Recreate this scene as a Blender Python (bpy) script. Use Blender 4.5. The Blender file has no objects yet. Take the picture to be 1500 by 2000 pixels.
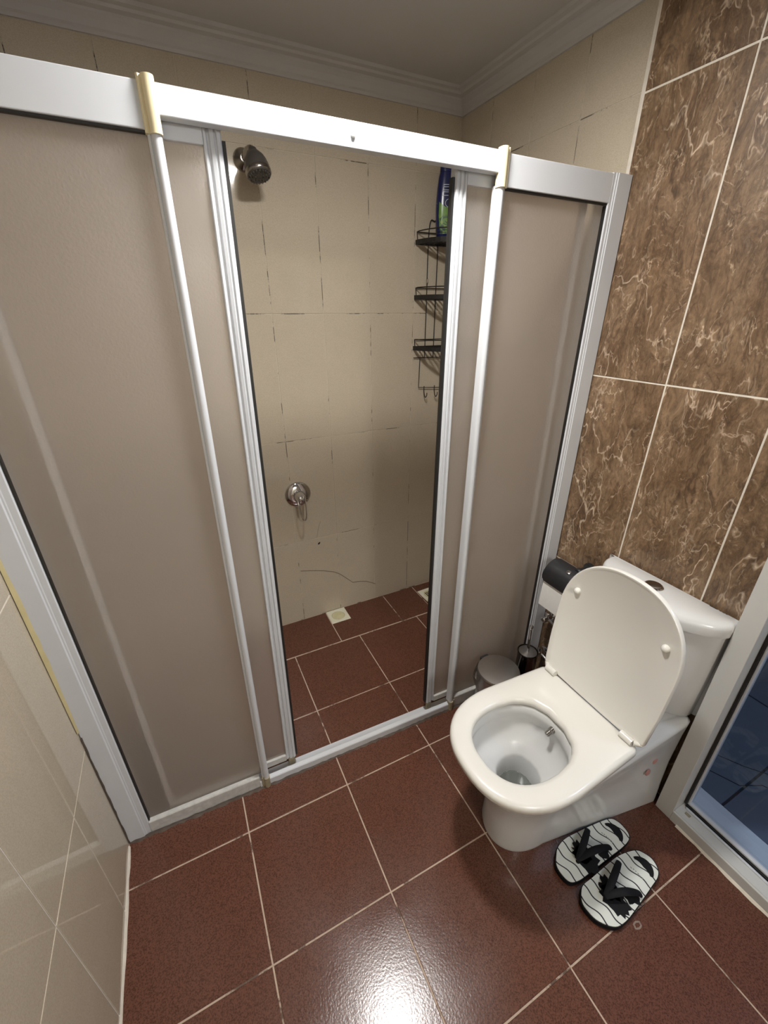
import bpy, bmesh, math, random
from mathutils import Vector, Matrix
random.seed(7)
SC = bpy.context.scene
COL = SC.collection

# ------------------------------------------------------------------ camera
cam_d = bpy.data.cameras.new('camera')
cam = bpy.data.objects.new('camera', cam_d)
COL.objects.link(cam)
RX = Vector((0.8967090796, -0.4426047045, -0.0037285167))
RY = Vector((-0.1927194932, -0.3828351468, -0.9034912547))
RZ = Vector((0.3984620728, 0.8108873693, -0.4285903066))
M = Matrix((RX, -RY, -RZ)).transposed().to_4x4()
M.translation = Vector((0.0502984, -1.1943375, 1.4630914))
cam.matrix_world = M
cam_d.sensor_fit = 'VERTICAL'
cam_d.sensor_height = 24.0
cam_d.lens = 817.31 / 2000 * 24.0
cam_d.clip_start = 0.01
SC.camera = cam

# ------------------------------------------------------------------ world, exposure
w = bpy.data.worlds.new('world'); SC.world = w; w.use_nodes = True
w.node_tree.nodes['Background'].inputs[0].default_value = (0.5, 0.6, 0.75, 1)
w.node_tree.nodes['Background'].inputs[1].default_value = 0.02
vs = SC.view_settings
vs.view_transform = 'Standard'; vs.look = 'None'; vs.gamma = 1.0; vs.exposure = 0.0
vs.use_curve_mapping = False
LAMP = (0.492, -0.420, 2.114)
LAMP_STRENGTH = 215.0
SPOT_W = 27.5
HALL_FILL_W = 52.0
LAMP_COLOR = (1.0, 0.978, 0.945)

# ------------------------------------------------------------------ helpers
def link(o, parent=None):
    COL.objects.link(o)
    if parent is not None:
        o.parent = parent
    return o

def obj(name, bm, mat, parent=None, smooth=False, loc=None, angle=40):
    me = bpy.data.meshes.new(name)
    bmesh.ops.recalc_face_normals(bm, faces=bm.faces)
    if smooth:
        ca = math.radians(angle)
        for f in bm.faces: f.smooth = True
        for e in bm.edges:
            if len(e.link_faces) == 2 and e.calc_face_angle(0) > ca: e.smooth = False
    bm.to_mesh(me); bm.free()
    for m in (mat if isinstance(mat, (list, tuple)) else [mat]): me.materials.append(m)
    o = bpy.data.objects.new(name, me)
    if loc: o.location = loc
    return link(o, parent)

def thing(name, label, cat, loc=(0, 0, 0), rotz=0, group=None):
    o = bpy.data.objects.new(name, None)
    o.empty_display_size = 0.05
    o.location = loc; o.rotation_euler = (0, 0, rotz)
    o['label'] = label; o['category'] = cat
    if group: o['group'] = group
    return link(o)

def tag(o, label, cat, group=None):
    o['label'] = label; o['category'] = cat
    if group: o['group'] = group
    return o

def struct(o, label=None, cat='room part'):
    o['kind'] = 'structure'
    if label: o['label'] = label
    if cat: o['category'] = cat
    return o

def B(): return bmesh.new()

def box(bm, x0, x1, y0, y1, z0, z1, bev=0.0, seg=2):
    vs_ = [bm.verts.new(p) for p in ((x0,y0,z0),(x1,y0,z0),(x1,y1,z0),(x0,y1,z0),(x0,y0,z1),(x1,y0,z1),(x1,y1,z1),(x0,y1,z1))]
    fs = [bm.faces.new([vs_[i] for i in q]) for q in ((0,3,2,1),(4,5,6,7),(0,1,5,4),(1,2,6,5),(2,3,7,6),(3,0,4,7))]
    if bev > 0:
        es = list({e for f in fs for e in f.edges})
        r = bmesh.ops.bevel(bm, geom=es, offset=bev, segments=seg, affect='EDGES', profile=0.5)
    return bm

def loft(bm, rings, cap0=True, cap1=True, closed=True):
    R = [[bm.verts.new(p) for p in r] for r in rings]
    n = len(R[0])
    for a, b in zip(R[:-1], R[1:]):
        for i in range(n if closed else n - 1):
            j = (i + 1) % n
            bm.faces.new((a[i], a[j], b[j], b[i]))
    if cap0: bm.faces.new(list(reversed(R[0])))
    if cap1: bm.faces.new(R[-1])
    return R

def lathe(bm, prof, axis_o=(0,0,0), axis=(0,0,1), n=32, cap0=True, cap1=True):
    a = Vector(axis).normalized()
    u = a.orthogonal().normalized(); v = a.cross(u)
    o = Vector(axis_o)
    rings = [[o + a*h + (u*math.cos(2*math.pi*i/n) + v*math.sin(2*math.pi*i/n))*r for i in range(n)] for r, h in prof]
    loft(bm, rings, cap0, cap1)
    return bm

def tube(bm, pts, r, n=8, flat=1.0, up=None, closed=False):
    pts = [Vector(p) for p in pts]
    m = len(pts)
    rings = []
    prev = None
    for i, p in enumerate(pts):
        if closed: t = pts[(i+1) % m] - pts[i-1]
        else: t = (pts[min(i+1, m-1)] - pts[max(i-1, 0)])
        t.normalize()
        if up is not None: u = Vector(up) - t*Vector(up).dot(t)
        elif prev is None: u = t.orthogonal()
        else: u = prev - t*prev.dot(t)
        u.normalize(); prev = u
        v = t.cross(u)
        rr = r[i] if isinstance(r, (list, tuple)) else r
        rings.append([p + u*(math.cos(2*math.pi*k/n)*rr*flat) + v*(math.sin(2*math.pi*k/n)*rr) for k in range(n)])
    if closed:
        rings.append(rings[0])
        R = [[bm.verts.new(q) for q in rg] for rg in rings[:-1]]; R.append(R[0])
        for a, b in zip(R[:-1], R[1:]):
            for i in range(n):
                j = (i+1) % n; bm.faces.new((a[i], a[j], b[j], b[i]))
    else: loft(bm, rings)
    return bm

def smooth_path(pts, k=6):
    pts = [Vector(p) for p in pts]; out = []
    P = [pts[0]] + pts + [pts[-1]]
    for i in range(1, len(P)-2):
        for s in range(k):
            t = s/k
            p0, p1, p2, p3 = P[i-1], P[i], P[i+1], P[i+2]
            out.append(0.5*((2*p1) + (p2-p0)*t + (2*p0-5*p1+4*p2-p3)*t*t + (3*p1-p0-3*p2+p3)*t**3))
    out.append(pts[-1]); return out

def smooth_loop(pts, k=5):
    pts = [Vector(p) for p in pts]; n = len(pts); out = []
    for i in range(n):
        p0, p1, p2, p3 = pts[i-1], pts[i], pts[(i+1) % n], pts[(i+2) % n]
        for s in range(k):
            t = s/k
            out.append(0.5*((2*p1) + (p2-p0)*t + (2*p0-5*p1+4*p2-p3)*t*t + (3*p1-p0-3*p2+p3)*t**3))
    return out

# ------------------------------------------------------------------ materials
def new_mat(name):
    m = bpy.data.materials.new(name); m.use_nodes = True
    nt = m.node_tree; b = nt.nodes['Principled BSDF']
    return m, nt, b

def N(nt, t, **kw):
    n = nt.nodes.new(t)
    for k, v in kw.items():
        if k in n.inputs: n.inputs[k].default_value = v
        else: setattr(n, k, v)
    return n

def ramp(nt, fac, stops, interp='LINEAR'):
    r = nt.nodes.new('ShaderNodeValToRGB'); r.color_ramp.interpolation = interp
    el = r.color_ramp.elements
    while len(el) < len(stops): el.new(0.5)
    for e, (p, c) in zip(el, stops):
        e.position = p; e.color = (*c, 1) if len(c) == 3 else c
    nt.links.new(fac, r.inputs[0]); return r

def mix(nt, fac, a, b, mode='MIX'):
    m = nt.nodes.new('ShaderNodeMix'); m.data_type = 'RGBA'; m.blend_type = mode
    for s, v in ((m.inputs[0], fac), (m.inputs[6], a), (m.inputs[7], b)):
        if hasattr(v, 'links') or hasattr(v, 'is_linked'): nt.links.new(v, s)
        elif isinstance(v, (int, float)): s.default_value = v
        else: s.default_value = (*v, 1)
    return m.outputs[2]

def coords(nt, space='Object', rnd=0.0, scale=None):
    if space == 'World':
        o = nt.nodes.new('ShaderNodeNewGeometry').outputs['Position']
    else:
        o = nt.nodes.new('ShaderNodeTexCoord').outputs['Object']
    if rnd:
        oi = nt.nodes.new('ShaderNodeObjectInfo')
        vm = N(nt, 'ShaderNodeVectorMath', operation='SCALE')
        cb = nt.nodes.new('ShaderNodeCombineXYZ')
        nt.links.new(oi.outputs['Random'], cb.inputs[0]); nt.links.new(oi.outputs['Random'], cb.inputs[1])
        nt.links.new(cb.outputs[0], vm.inputs[0]); vm.inputs['Scale'].default_value = rnd
        ad = N(nt, 'ShaderNodeVectorMath', operation='ADD')
        nt.links.new(o, ad.inputs[0]); nt.links.new(vm.outputs[0], ad.inputs[1]); o = ad.outputs[0]
    if scale:
        mp = nt.nodes.new('ShaderNodeMapping'); mp.inputs['Scale'].default_value = scale
        nt.links.new(o, mp.inputs[0]); o = mp.outputs[0]
    return o

def noise(nt, vec, scale, detail=4, rough=0.55, dist=0.0):
    n = N(nt, 'ShaderNodeTexNoise', Scale=scale, Detail=detail, Roughness=rough, Distortion=dist)
    nt.links.new(vec, n.inputs['Vector']); return n.outputs['Fac']

def bump(nt, b, h, strength, dist=0.002):
    bp = N(nt, 'ShaderNodeBump', Strength=strength, Distance=dist)
    nt.links.new(h, bp.inputs['Height']); nt.links.new(bp.outputs[0], b.inputs['Normal'])

def plain(name, col, rough=0.4, metal=0.0, var=0.06, nscale=30, bmp=0.0, spec=None, coat=0.0):
    m, nt, b = new_mat(name)
    v = coords(nt)
    f = noise(nt, v, nscale, 4)
    c = mix(nt, f, tuple(max(0, x*(1-var)) for x in col), tuple(min(1, x*(1+var)) for x in col))
    nt.links.new(c, b.inputs['Base Color'])
    b.inputs['Roughness'].default_value = rough; b.inputs['Metallic'].default_value = metal
    if spec is not None: b.inputs['Specular IOR Level'].default_value = spec
    if coat: b.inputs['Coat Weight'].default_value = coat
    if bmp: bump(nt, b, noise(nt, v, nscale*8, 3), bmp)
    return m

def mat_cream(name, base, rough=0.09, bmp=0.025):
    m, nt, b = new_mat(name)
    v = coords(nt, rnd=13.0)
    big = noise(nt, v, 9, 3)
    sp = noise(nt, v, 420, 2)
    c = mix(nt, big, tuple(x*0.95 for x in base), tuple(x*1.05 for x in base))
    s = ramp(nt, sp, [(0.35, (0.88, 0.87, 0.85)), (0.6, (1, 1, 1))])
    c = mix(nt, 1.0, c, s.outputs[0], 'MULTIPLY')
    nt.links.new(c, b.inputs['Base Color'])
    b.inputs['Roughness'].default_value = rough
    if bmp: bump(nt, b, noise(nt, v, 60, 3), bmp, 0.002)
    return m

def mat_grout(name, base, mold=0.0, rough=0.85, moldcol=(0.05, 0.042, 0.035)):
    m, nt, b = new_mat(name)
    v = coords(nt, 'World')
    f = noise(nt, v, 40, 4)
    c = mix(nt, f, tuple(x*0.8 for x in base), tuple(min(1, x*1.12) for x in base))
    if mold:
        g = noise(nt, v, 9, 6, 0.7)
        r = ramp(nt, g, [(0.60-mold*0.25, (0, 0, 0)), (0.66-mold*0.25, (1, 1, 1))])
        c = mix(nt, r.outputs[0], c, moldcol)
    nt.links.new(c, b.inputs['Base Color'])
    b.inputs['Roughness'].default_value = rough
    return m

def mat_floor():
    m, nt, b = new_mat('floor_tile_glaze')
    v = coords(nt, rnd=5.0)
    sp = noise(nt, v, 330, 2, 0.6)
    big = noise(nt, v, 6, 4)
    base = mix(nt, big, (0.118, 0.048, 0.030), (0.142, 0.058, 0.036))
    s = ramp(nt, sp, [(0.36, (0.50, 0.45, 0.45)), (0.56, (1.0, 1.0, 1.0))])
    c = mix(nt, 1.0, base, s.outputs[0], 'MULTIPLY')
    wv = coords(nt, 'World')
    # worn scuffs, fixed to the floor
    sc = ramp(nt, noise(nt, wv, 4.5, 6, 0.7, 1.5), [(0.66, (0, 0, 0)), (0.78, (0.14, 0.14, 0.14))])
    c = mix(nt, sc.outputs[0], c, (0.32, 0.26, 0.22))
    nt.links.new(c, b.inputs['Base Color'])
    rr = ramp(nt, noise(nt, wv, 7, 4), [(0.3, (0.17,)*3), (0.7, (0.25,)*3)])
    nt.links.new(rr.outputs[0], b.inputs['Roughness'])
    b.inputs['Specular IOR Level'].default_value = 0.45
    bump(nt, b, noise(nt, v, 210, 2, 0.5), 0.16, 0.0015)
    return m

def mat_marble():
    m, nt, b = new_mat('brown_marble_tile')
    v = coords(nt, rnd=17.0, scale=(1.25, 0.62, 1.0))
    nw = N(nt, 'ShaderNodeTexNoise', Scale=5.0, Detail=4.0, Roughness=0.6); nt.links.new(v, nw.inputs['Vector'])
    vm = N(nt, 'ShaderNodeVectorMath', operation='SCALE'); vm.inputs['Scale'].default_value = 0.11
    nt.links.new(nw.outputs['Color'], vm.inputs[0])
    ad = N(nt, 'ShaderNodeVectorMath', operation='ADD'); nt.links.new(v, ad.inputs[0]); nt.links.new(vm.outputs[0], ad.inputs[1])
    v2 = ad.outputs[0]
    n1 = noise(nt, v2, 9, 14, 0.78, 0.25)
    base = ramp(nt, n1, [(0.28, (0.085, 0.047, 0.023)), (0.42, (0.155, 0.093, 0.050)), (0.54, (0.215, 0.137, 0.079)), (0.66, (0.29, 0.196, 0.118)), (0.80, (0.42, 0.31, 0.20))])
    def ridge(vec, scale, width, dist, off, lo=0.46, hi=0.62, det=4):
        mp = nt.nodes.new('ShaderNodeMapping'); mp.inputs['Location'].default_value = (off, off*0.7, 0)
        mp.inputs['Rotation'].default_value = (0, 0, off)
        nt.links.new(vec, mp.inputs[0])
        nn = noise(nt, mp.outputs[0], scale, det, 0.56, dist)
        s1 = N(nt, 'ShaderNodeMath', operation='SUBTRACT'); nt.links.new(nn, s1.inputs[0]); s1.inputs[1].default_value = 0.5
        s2 = N(nt, 'ShaderNodeMath', operation='ABSOLUTE'); nt.links.new(s1.outputs[0], s2.inputs[0])
        r = ramp(nt, s2.outputs[0], [(0.0, (1, 1, 1)), (width, (0, 0, 0))])
        k = ramp(nt, noise(nt, mp.outputs[0], scale*0.9, 6, 0.7), [(lo, (0, 0, 0)), (hi, (0.85, 0.85, 0.85))])
        return mix(nt, 1.0, r.outputs[0], k.outputs[0], 'MULTIPLY')
    c = base.outputs[0]
    c = mix(nt, ridge(v2, 5, 0.020, 0.6, 2.3), c, (0.060, 0.033, 0.018))
    c = mix(nt, ridge(v2, 11, 0.028, 0.9, 3.3), c, (0.085, 0.049, 0.027))
    c = mix(nt, ridge(v2, 22, 0.035, 0.8, 5.1), c, (0.095, 0.056, 0.03))
    c = mix(nt, ridge(v2, 4.2, 0.007, 0.15, 1.1), c, (0.70, 0.56, 0.42))
    c = mix(nt, ridge(v2, 9, 0.012, 0.2, 4.7), c, (0.62, 0.48, 0.35))
    c = mix(nt, ridge(v2, 24, 0.022, 0.3, 0.6, 0.5, 0.62), c, (0.54, 0.41, 0.28))
    inc = ramp(nt, noise(nt, v2, 13, 7, 0.7, 0.5), [(0.68, (0, 0, 0)), (0.76, (0.6, 0.6, 0.6))])
    c = mix(nt, inc.outputs[0], c, (0.56, 0.46, 0.32))
    stv = nt.nodes.new('ShaderNodeMapping'); stv.inputs['Scale'].default_value = (2.6, 0.8, 1); stv.inputs['Rotation'].default_value = (0, 0, -0.45); nt.links.new(v2, stv.inputs[0])
    strk = ramp(nt, noise(nt, stv.outputs[0], 16, 8, 0.75, 0.4), [(0.34, (0.60, 0.58, 0.56)), (0.52, (1.0, 1.0, 1.0)), (0.70, (1.36, 1.36, 1.36))])
    c = mix(nt, 1.0, c, strk.outputs[0], 'MULTIPLY')
    grain = ramp(nt, noise(nt, v2, 110, 5, 0.8), [(0.32, (0.66, 0.65, 0.64)), (0.66, (1.22, 1.22, 1.22))])
    c = mix(nt, 1.0, c, grain.outputs[0], 'MULTIPLY')
    nt.links.new(c, b.inputs['Base Color'])
    b.inputs['Roughness'].default_value = 0.38
    return m

def front_fresnel(nt, ior):
    fr = N(nt, 'ShaderNodeFresnel', IOR=ior)
    g = nt.nodes.new('ShaderNodeNewGeometry')
    k = N(nt, 'ShaderNodeMath', operation='SUBTRACT'); k.inputs[0].default_value = 1.0
    nt.links.new(g.outputs['Backfacing'], k.inputs[1])
    m = N(nt, 'ShaderNodeMath', operation='MULTIPLY')
    nt.links.new(fr.outputs[0], m.inputs[0]); nt.links.new(k.outputs[0], m.inputs[1])
    return m.outputs[0]

def mat_frost(name, tint, fog):
    m, nt, b = new_mat(name)
    out = nt.nodes['Material Output']
    v = coords(nt)
    nb = noise(nt, v, 190, 4, 0.6)
    drop = N(nt, 'ShaderNodeTexVoronoi', Scale=120.0); 
    mp = nt.nodes.new('ShaderNodeMapping'); mp.inputs['Scale'].default_value = (1, 1, 0.45); nt.links.new(v, mp.inputs[0]); nt.links.new(mp.outputs[0], drop.inputs['Vector'])
    dm = ramp(nt, drop.outputs['Distance'], [(0.0, (1, 1, 1)), (0.30, (0, 0, 0))])
    # streaks of dried water only in patches
    pm = ramp(nt, noise(nt, v, 5, 3), [(0.5, (0, 0, 0)), (0.62, (1, 1, 1))])
    h2 = mix(nt, 1.0, dm.outputs[0], pm.outputs[0], 'MULTIPLY')
    hsum = mix(nt, 0.45, nb, h2, 'ADD')
    bp = N(nt, 'ShaderNodeBump', Strength=0.35, Distance=0.002); nt.links.new(hsum, bp.inputs['Height'])
    b.inputs['Base Color'].default_value = (*tint, 1)
    b.inputs['Roughness'].default_value = 0.24
    b.inputs['Transmission Weight'].default_value = 1.0
    b.inputs['IOR'].default_value = 1.25
    nt.links.new(bp.outputs[0], b.inputs['Normal'])
    tr = N(nt, 'ShaderNodeBsdfTranslucent'); tr.inputs['Color'].default_value = (*tint, 1)
    df = N(nt, 'ShaderNodeBsdfDiffuse'); df.inputs['Color'].default_value = (*[x*0.85 for x in tint], 1)
    nt.links.new(bp.outputs[0], df.inputs['Normal'])
    a = nt.nodes.new('ShaderNodeMixShader'); a.inputs[0].default_value = 0.32
    nt.links.new(tr.outputs[0], a.inputs[1]); nt.links.new(df.outputs[0], a.inputs[2])
    gl = N(nt, 'ShaderNodeBsdfGlossy', Roughness=0.32); nt.links.new(bp.outputs[0], gl.inputs['Normal'])
    a2 = nt.nodes.new('ShaderNodeMixShader'); nt.links.new(front_fresnel(nt, 1.35), a2.inputs[0])
    nt.links.new(a.outputs[0], a2.inputs[1]); nt.links.new(gl.outputs[0], a2.inputs[2])
    s = nt.nodes.new('ShaderNodeMixShader'); s.inputs[0].default_value = fog
    nt.links.new(b.outputs[0], s.inputs[1]); nt.links.new(a2.outputs[0], s.inputs[2])
    nt.links.new(s.outputs[0], out.inputs['Surface'])
    return m

def mat_glass(name, tint=(1, 1, 1), rough=0.0, ior=1.45):
    m, nt, b = new_mat(name)
    b.inputs['Base Color'].default_value = (*tint, 1)
    b.inputs['Roughness'].default_value = rough
    b.inputs['Transmission Weight'].default_value = 1.0
    b.inputs['IOR'].default_value = ior
    return m

def mat_window_glass(name, tint):
    m, nt, b = new_mat(name)
    out = nt.nodes['Material Output']
    t = N(nt, 'ShaderNodeBsdfTransparent'); t.inputs['Color'].default_value = (*tint, 1)
    g = N(nt, 'ShaderNodeBsdfGlossy', Roughness=0.03)
    s = nt.nodes.new('ShaderNodeMixShader'); nt.links.new(front_fresnel(nt, 1.45), s.inputs[0])
    nt.links.new(t.outputs[0], s.inputs[1]); nt.links.new(g.outputs[0], s.inputs[2])
    nt.links.new(s.outputs[0], out.inputs['Surface'])
    return m

def mat_insole():
    m, nt, b = new_mat('insole_wave_print')
    v = coords(nt)
    sp = nt.nodes.new('ShaderNodeSeparateXYZ'); nt.links.new(v, sp.inputs[0])
    # local x runs heel to toe, local y across: lines x = const + wiggle(y)
    s = N(nt, 'ShaderNodeMath', operation='MULTIPLY'); nt.links.new(sp.outputs['Y'], s.inputs[0]); s.inputs[1].default_value = 105.0
    si = N(nt, 'ShaderNodeMath', operation='SINE'); nt.links.new(s.outputs[0], si.inputs[0])
    sm = N(nt, 'ShaderNodeMath', operation='MULTIPLY_ADD'); nt.links.new(si.outputs[0], sm.inputs[0]); sm.inputs[1].default_value = 0.0038
    sk = N(nt, 'ShaderNodeMath', operation='MULTIPLY_ADD'); nt.links.new(sp.outputs['Y'], sk.inputs[0]); sk.inputs[1].default_value = 0.22; nt.links.new(sp.outputs['X'], sk.inputs[2])
    nt.links.new(sk.outputs[0], sm.inputs[2])
    fr = N(nt, 'ShaderNodeMath', operation='MULTIPLY'); nt.links.new(sm.outputs[0], fr.inputs[0]); fr.inputs[1].default_value = 1/0.029
    f2 = N(nt, 'ShaderNodeMath', operation='FRACT'); nt.links.new(fr.outputs[0], f2.inputs[0])
    r = ramp(nt, f2.outputs[0], [(0.0, (0.012, 0.012, 0.014)), (0.125, (0.66, 0.68, 0.63))], 'CONSTANT')
    nt.links.new(r.outputs[0], b.inputs['Base Color'])
    b.inputs['Roughness'].default_value = 0.6
    return m

def mat_bottle_label():
    m, nt, b = new_mat('shampoo_label_print')
    v = coords(nt)
    sp = nt.nodes.new('ShaderNodeSeparateXYZ'); nt.links.new(v, sp.inputs[0])
    n = noise(nt, v, 38, 4, 0.6, 1.0)
    leaf = ramp(nt, n, [(0.44, (0.006, 0.03, 0.02)), (0.5, (0.09, 0.22, 0.02)), (0.60, (0.22, 0.30, 0.05))])
    z = ramp(nt, sp.outputs['Z'], [(0.0, (0, 0, 0)), (0.062, (0, 0, 0)), (0.078, (1, 1, 1))])
    c = mix(nt, z.outputs[0], leaf.outputs[0], (0.11, 0.24, 0.02))
    nt.links.new(c, b.inputs['Base Color']); b.inputs['Roughness'].default_value = 0.3
    return m

def mat_emit(name, col, s):
    m, nt, b = new_mat(name)
    b.inputs['Base Color'].default_value = (0.8, 0.8, 0.8, 1)
    b.inputs['Emission Color'].default_value = (*col, 1); b.inputs['Emission Strength'].default_value = s
    return m

CREAM = mat_cream('cream_wall_tile', (0.545, 0.475, 0.370))
CREAM_L = mat_cream('glossy_cream_wall_tile', (0.545, 0.475, 0.370), 0.045, 0.0)
GROUT_SH = mat_grout('shower_grout', (0.60, 0.53, 0.42), mold=0.34, moldcol=(0.085, 0.07, 0.055))
GROUT_L = mat_grout('cream_grout', (0.80, 0.76, 0.70), mold=0.0)
GROUT_B = mat_grout('white_grout', (0.76, 0.70, 0.60))
GROUT_F = mat_grout('floor_grout', (0.50, 0.38, 0.29), mold=0.28, moldcol=(0.12, 0.075, 0.055))
FLOOR = mat_floor()
MARBLE = mat_marble()
PAINT = plain('ceiling_paint', (0.52, 0.505, 0.485), 0.8, nscale=6)
ALU = plain('white_lacquered_aluminium', (0.60, 0.615, 0.64), 0.32, nscale=14, var=0.04)
ALU_D = plain('water_stained_aluminium', (0.52, 0.51, 0.485), 0.5, nscale=55, var=0.32)
CAPY = plain('yellowed_plastic', (0.74, 0.65, 0.42), 0.4, var=0.06)
CAPD = plain('dirty_beige_plastic', (0.34, 0.29, 0.19), 0.6, var=0.45, nscale=60)
RUBBER = plain('black_rubber', (0.012, 0.011, 0.010), 0.5)
MOLD = plain('mouldy_silicone', (0.075, 0.055, 0.042), 0.7, var=0.6, nscale=50)
SILY = plain('yellowed_silicone', (0.50, 0.42, 0.22), 0.55, var=0.2, nscale=18)
SILW = plain('white_silicone', (0.70, 0.64, 0.55), 0.6, var=0.25, nscale=40)
FROST = mat_frost('frosted_shower_glass', (0.95, 0.90, 0.86), 0.31)
CERAM = plain('white_ceramic', (0.66, 0.66, 0.65), 0.16, nscale=5, var=0.02)
SEATM = plain('white_seat_plastic', (0.72, 0.70, 0.65), 0.22, nscale=8, var=0.02)
CHROME = plain('chrome', (0.72, 0.72, 0.74), 0.08, 1.0, var=0.03)
CHROMED = plain('worn_chrome', (0.34, 0.32, 0.30), 0.2, 1.0, var=0.12)
STEELB = plain('brushed_steel', (0.50, 0.485, 0.47), 0.33, 1.0, var=0.08, nscale=12)
SHOWERH = plain('dull_grey_plastic', (0.075, 0.067, 0.06), 0.42, 0.25, var=0.15)
WIRE = plain('black_powder_coat', (0.012, 0.010, 0.009), 0.45)
BLACKP = plain('black_plastic', (0.018, 0.018, 0.02), 0.38)
FABRIC = plain('black_strap_rubber', (0.006, 0.006, 0.008), 0.7, spec=0.2)
PAPER = plain('toilet_paper', (0.82, 0.81, 0.78), 0.9, nscale=80, bmp=0.2)
DRAINP = plain('yellowish_drain_plastic', (0.72, 0.69, 0.55), 0.45, var=0.12, nscale=25)
DRAINR = plain('stained_drain_cup', (0.60, 0.55, 0.33), 0.5, var=0.15, nscale=40)
BLUEP = plain('dark_blue_plastic', (0.010, 0.014, 0.075), 0.22)
LABELG = mat_bottle_label()
PRINTW = plain('white_print', (0.62, 0.66, 0.74), 0.4)
PRINTB = plain('black_print', (0.008, 0.008, 0.009), 0.6, spec=0.2)
PRINTG = plain('grey_print', (0.24, 0.25, 0.23), 0.5)
INSOLE = mat_insole()
WATER = mat_glass('water', (0.9, 0.93, 0.9), 0.02, 1.33)
BAGM = mat_glass('clear_bag_film', (0.95, 0.95, 0.95), 0.25, 1.2)
PINKM = plain('pale_red_plastic', (0.42, 0.20, 0.17), 0.4)
PVC = plain('white_pvc', (0.56, 0.555, 0.53), 0.35, nscale=6, var=0.05)
DGLASS = mat_window_glass('door_glass', (0.78, 0.83, 0.90))
BLUET = plain('blue_grey_floor_tile', (0.125, 0.145, 0.185), 0.35, nscale=5, var=0.22)
BLUEG = plain('dark_tile_joint', (0.015, 0.018, 0.028), 0.8)
THRESH = plain('grey_marble_threshold', (0.70, 0.71, 0.74), 0.35, nscale=12, var=0.06)
BWALL = plain('blue_grey_plaster', (0.20, 0.22, 0.27), 0.7, nscale=4)

# ------------------------------------------------------------------ tiled surfaces
_tile = {}
def tile_mesh(wd, ht, th, bev, mat):
    k = (round(wd, 4), round(ht, 4), th, bev, mat.name)
    if k in _tile: return _tile[k]
    me = bpy.data.meshes.new('tile')
    a, b_ = wd/2, ht/2
    V = []; F = []
    for (x, y, z) in ((a, b_, 0), (a, b_, th-bev), (a-bev, b_-bev, th)):
        V += [(-x, -y, z), (x, -y, z), (x, y, z), (-x, y, z)]
    for r in (0, 4):
        for i in range(4):
            j = (i+1) % 4; F.append((r+i, r+j, r+4+j, r+4+i))
    F.append((8, 9, 10, 11)); F.append((3, 2, 1, 0))
    me.from_pydata(V, [], F); me.materials.append(mat); me.update()
    _tile[k] = me; return me

def tiles(parent, origin, U, V, us, vs_, gap, th, bev, mat, skip=None, sink=0.0012, name='tile'):
    """grid of single tiles on a plane: origin, U and V axes, normal U x V"""
    U = Vector(U); V = Vector(V); n = U.cross(V)
    rot = Matrix((U, V, n)).transposed()
    for i in range(len(us)-1):
        for j in range(len(vs_)-1):
            if skip and skip(i, j): continue
            one_tile(parent, origin, U, V, n, rot, us[i], us[i+1], vs_[j], vs_[j+1], gap, th, bev, mat, name)

def one_tile(parent, origin, U, V, n, rot, u0, u1, v0, v1, gap, th, bev, mat, name='tile'):
    me = tile_mesh(u1-u0-gap, v1-v0-gap, th, bev, mat)
    o = bpy.data.objects.new(name, me)
    tl = Matrix.Rotation(random.uniform(-1, 1)*0.0009, 3, 'X') @ Matrix.Rotation(random.uniform(-1, 1)*0.0009, 3, 'Y')
    m = (rot @ tl).to_4x4()
    m.translation = Vector(origin) + U*((u0+u1)/2) + V*((v0+v1)/2) + n*random.uniform(-0.0002, 0.0002)
    o.matrix_local = m
    return link(o, parent)

def grid(a, b, at, pitch):
    """joints every pitch through 'at', clipped to [a,b]"""
    k0 = math.floor((a-at)/pitch); out = [a]
    k = k0
    while at+k*pitch < b-0.004:
        p = at+k*pitch
        if p > a+0.004: out.append(p)
        k += 1
    out.append(b); return out

XL, XR, XB = -0.334, 1.268, 1.258       # left wall, cream right wall, brown right wall
YB, YF = 0.576, -1.95                    # back wall, wall behind the camera
ZC = 2.212
TH = 0.008
SY = -0.225                              # where the brown tiling ends

# floor : red-brown tiles set in pale grout
bm = B(); box(bm, XL-0.1, XR+0.08, YF-0.1, YB+0.1, -0.10, -0.0016)
floor = struct(obj('floor', bm, GROUT_F), 'dark red-brown glossy speckled floor tiles with pale joints', None)
xs = [-0.334] + [0.33*k for k in range(0, 4)] + [1.258]
ys_ = [-1.95] + [-0.33*k for k in range(5, -2, -1)]
tiles(floor, (0, 0, -TH), (1, 0, 0), (0, 1, 0), xs, ys_, 0.0042, TH, 0.0009, FLOOR)
Z3 = Vector((0, 0, 1)); I3 = Matrix.Identity(3)
for x0, x1 in ((-0.334, -0.12), (-0.12, 0.222), (0.222, 0.565), (0.565, 0.908), (0.908, 1.10), (1.10, 1.266)):
    one_tile(floor, (0, 0, -TH), Vector((1, 0, 0)), Vector((0, 1, 0)), Z3, I3, x0, x1, 0.333, 0.576, 0.0042, TH, 0.0009, FLOOR)

bm = B()
tube(bm, [(0.881+0.010*math.cos(2*math.pi*k/18)+0.0015*math.sin(1.7*k), -1.012+0.0065*math.sin(2*math.pi*k/18), 0.0004) for k in range(18)], 0.0022, 6, flat=0.12, up=(0, 0, 1), closed=True)
obj('water_ring', bm, plain('limescale', (0.22, 0.165, 0.13), 0.5, var=0.5, nscale=120), floor)

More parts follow.
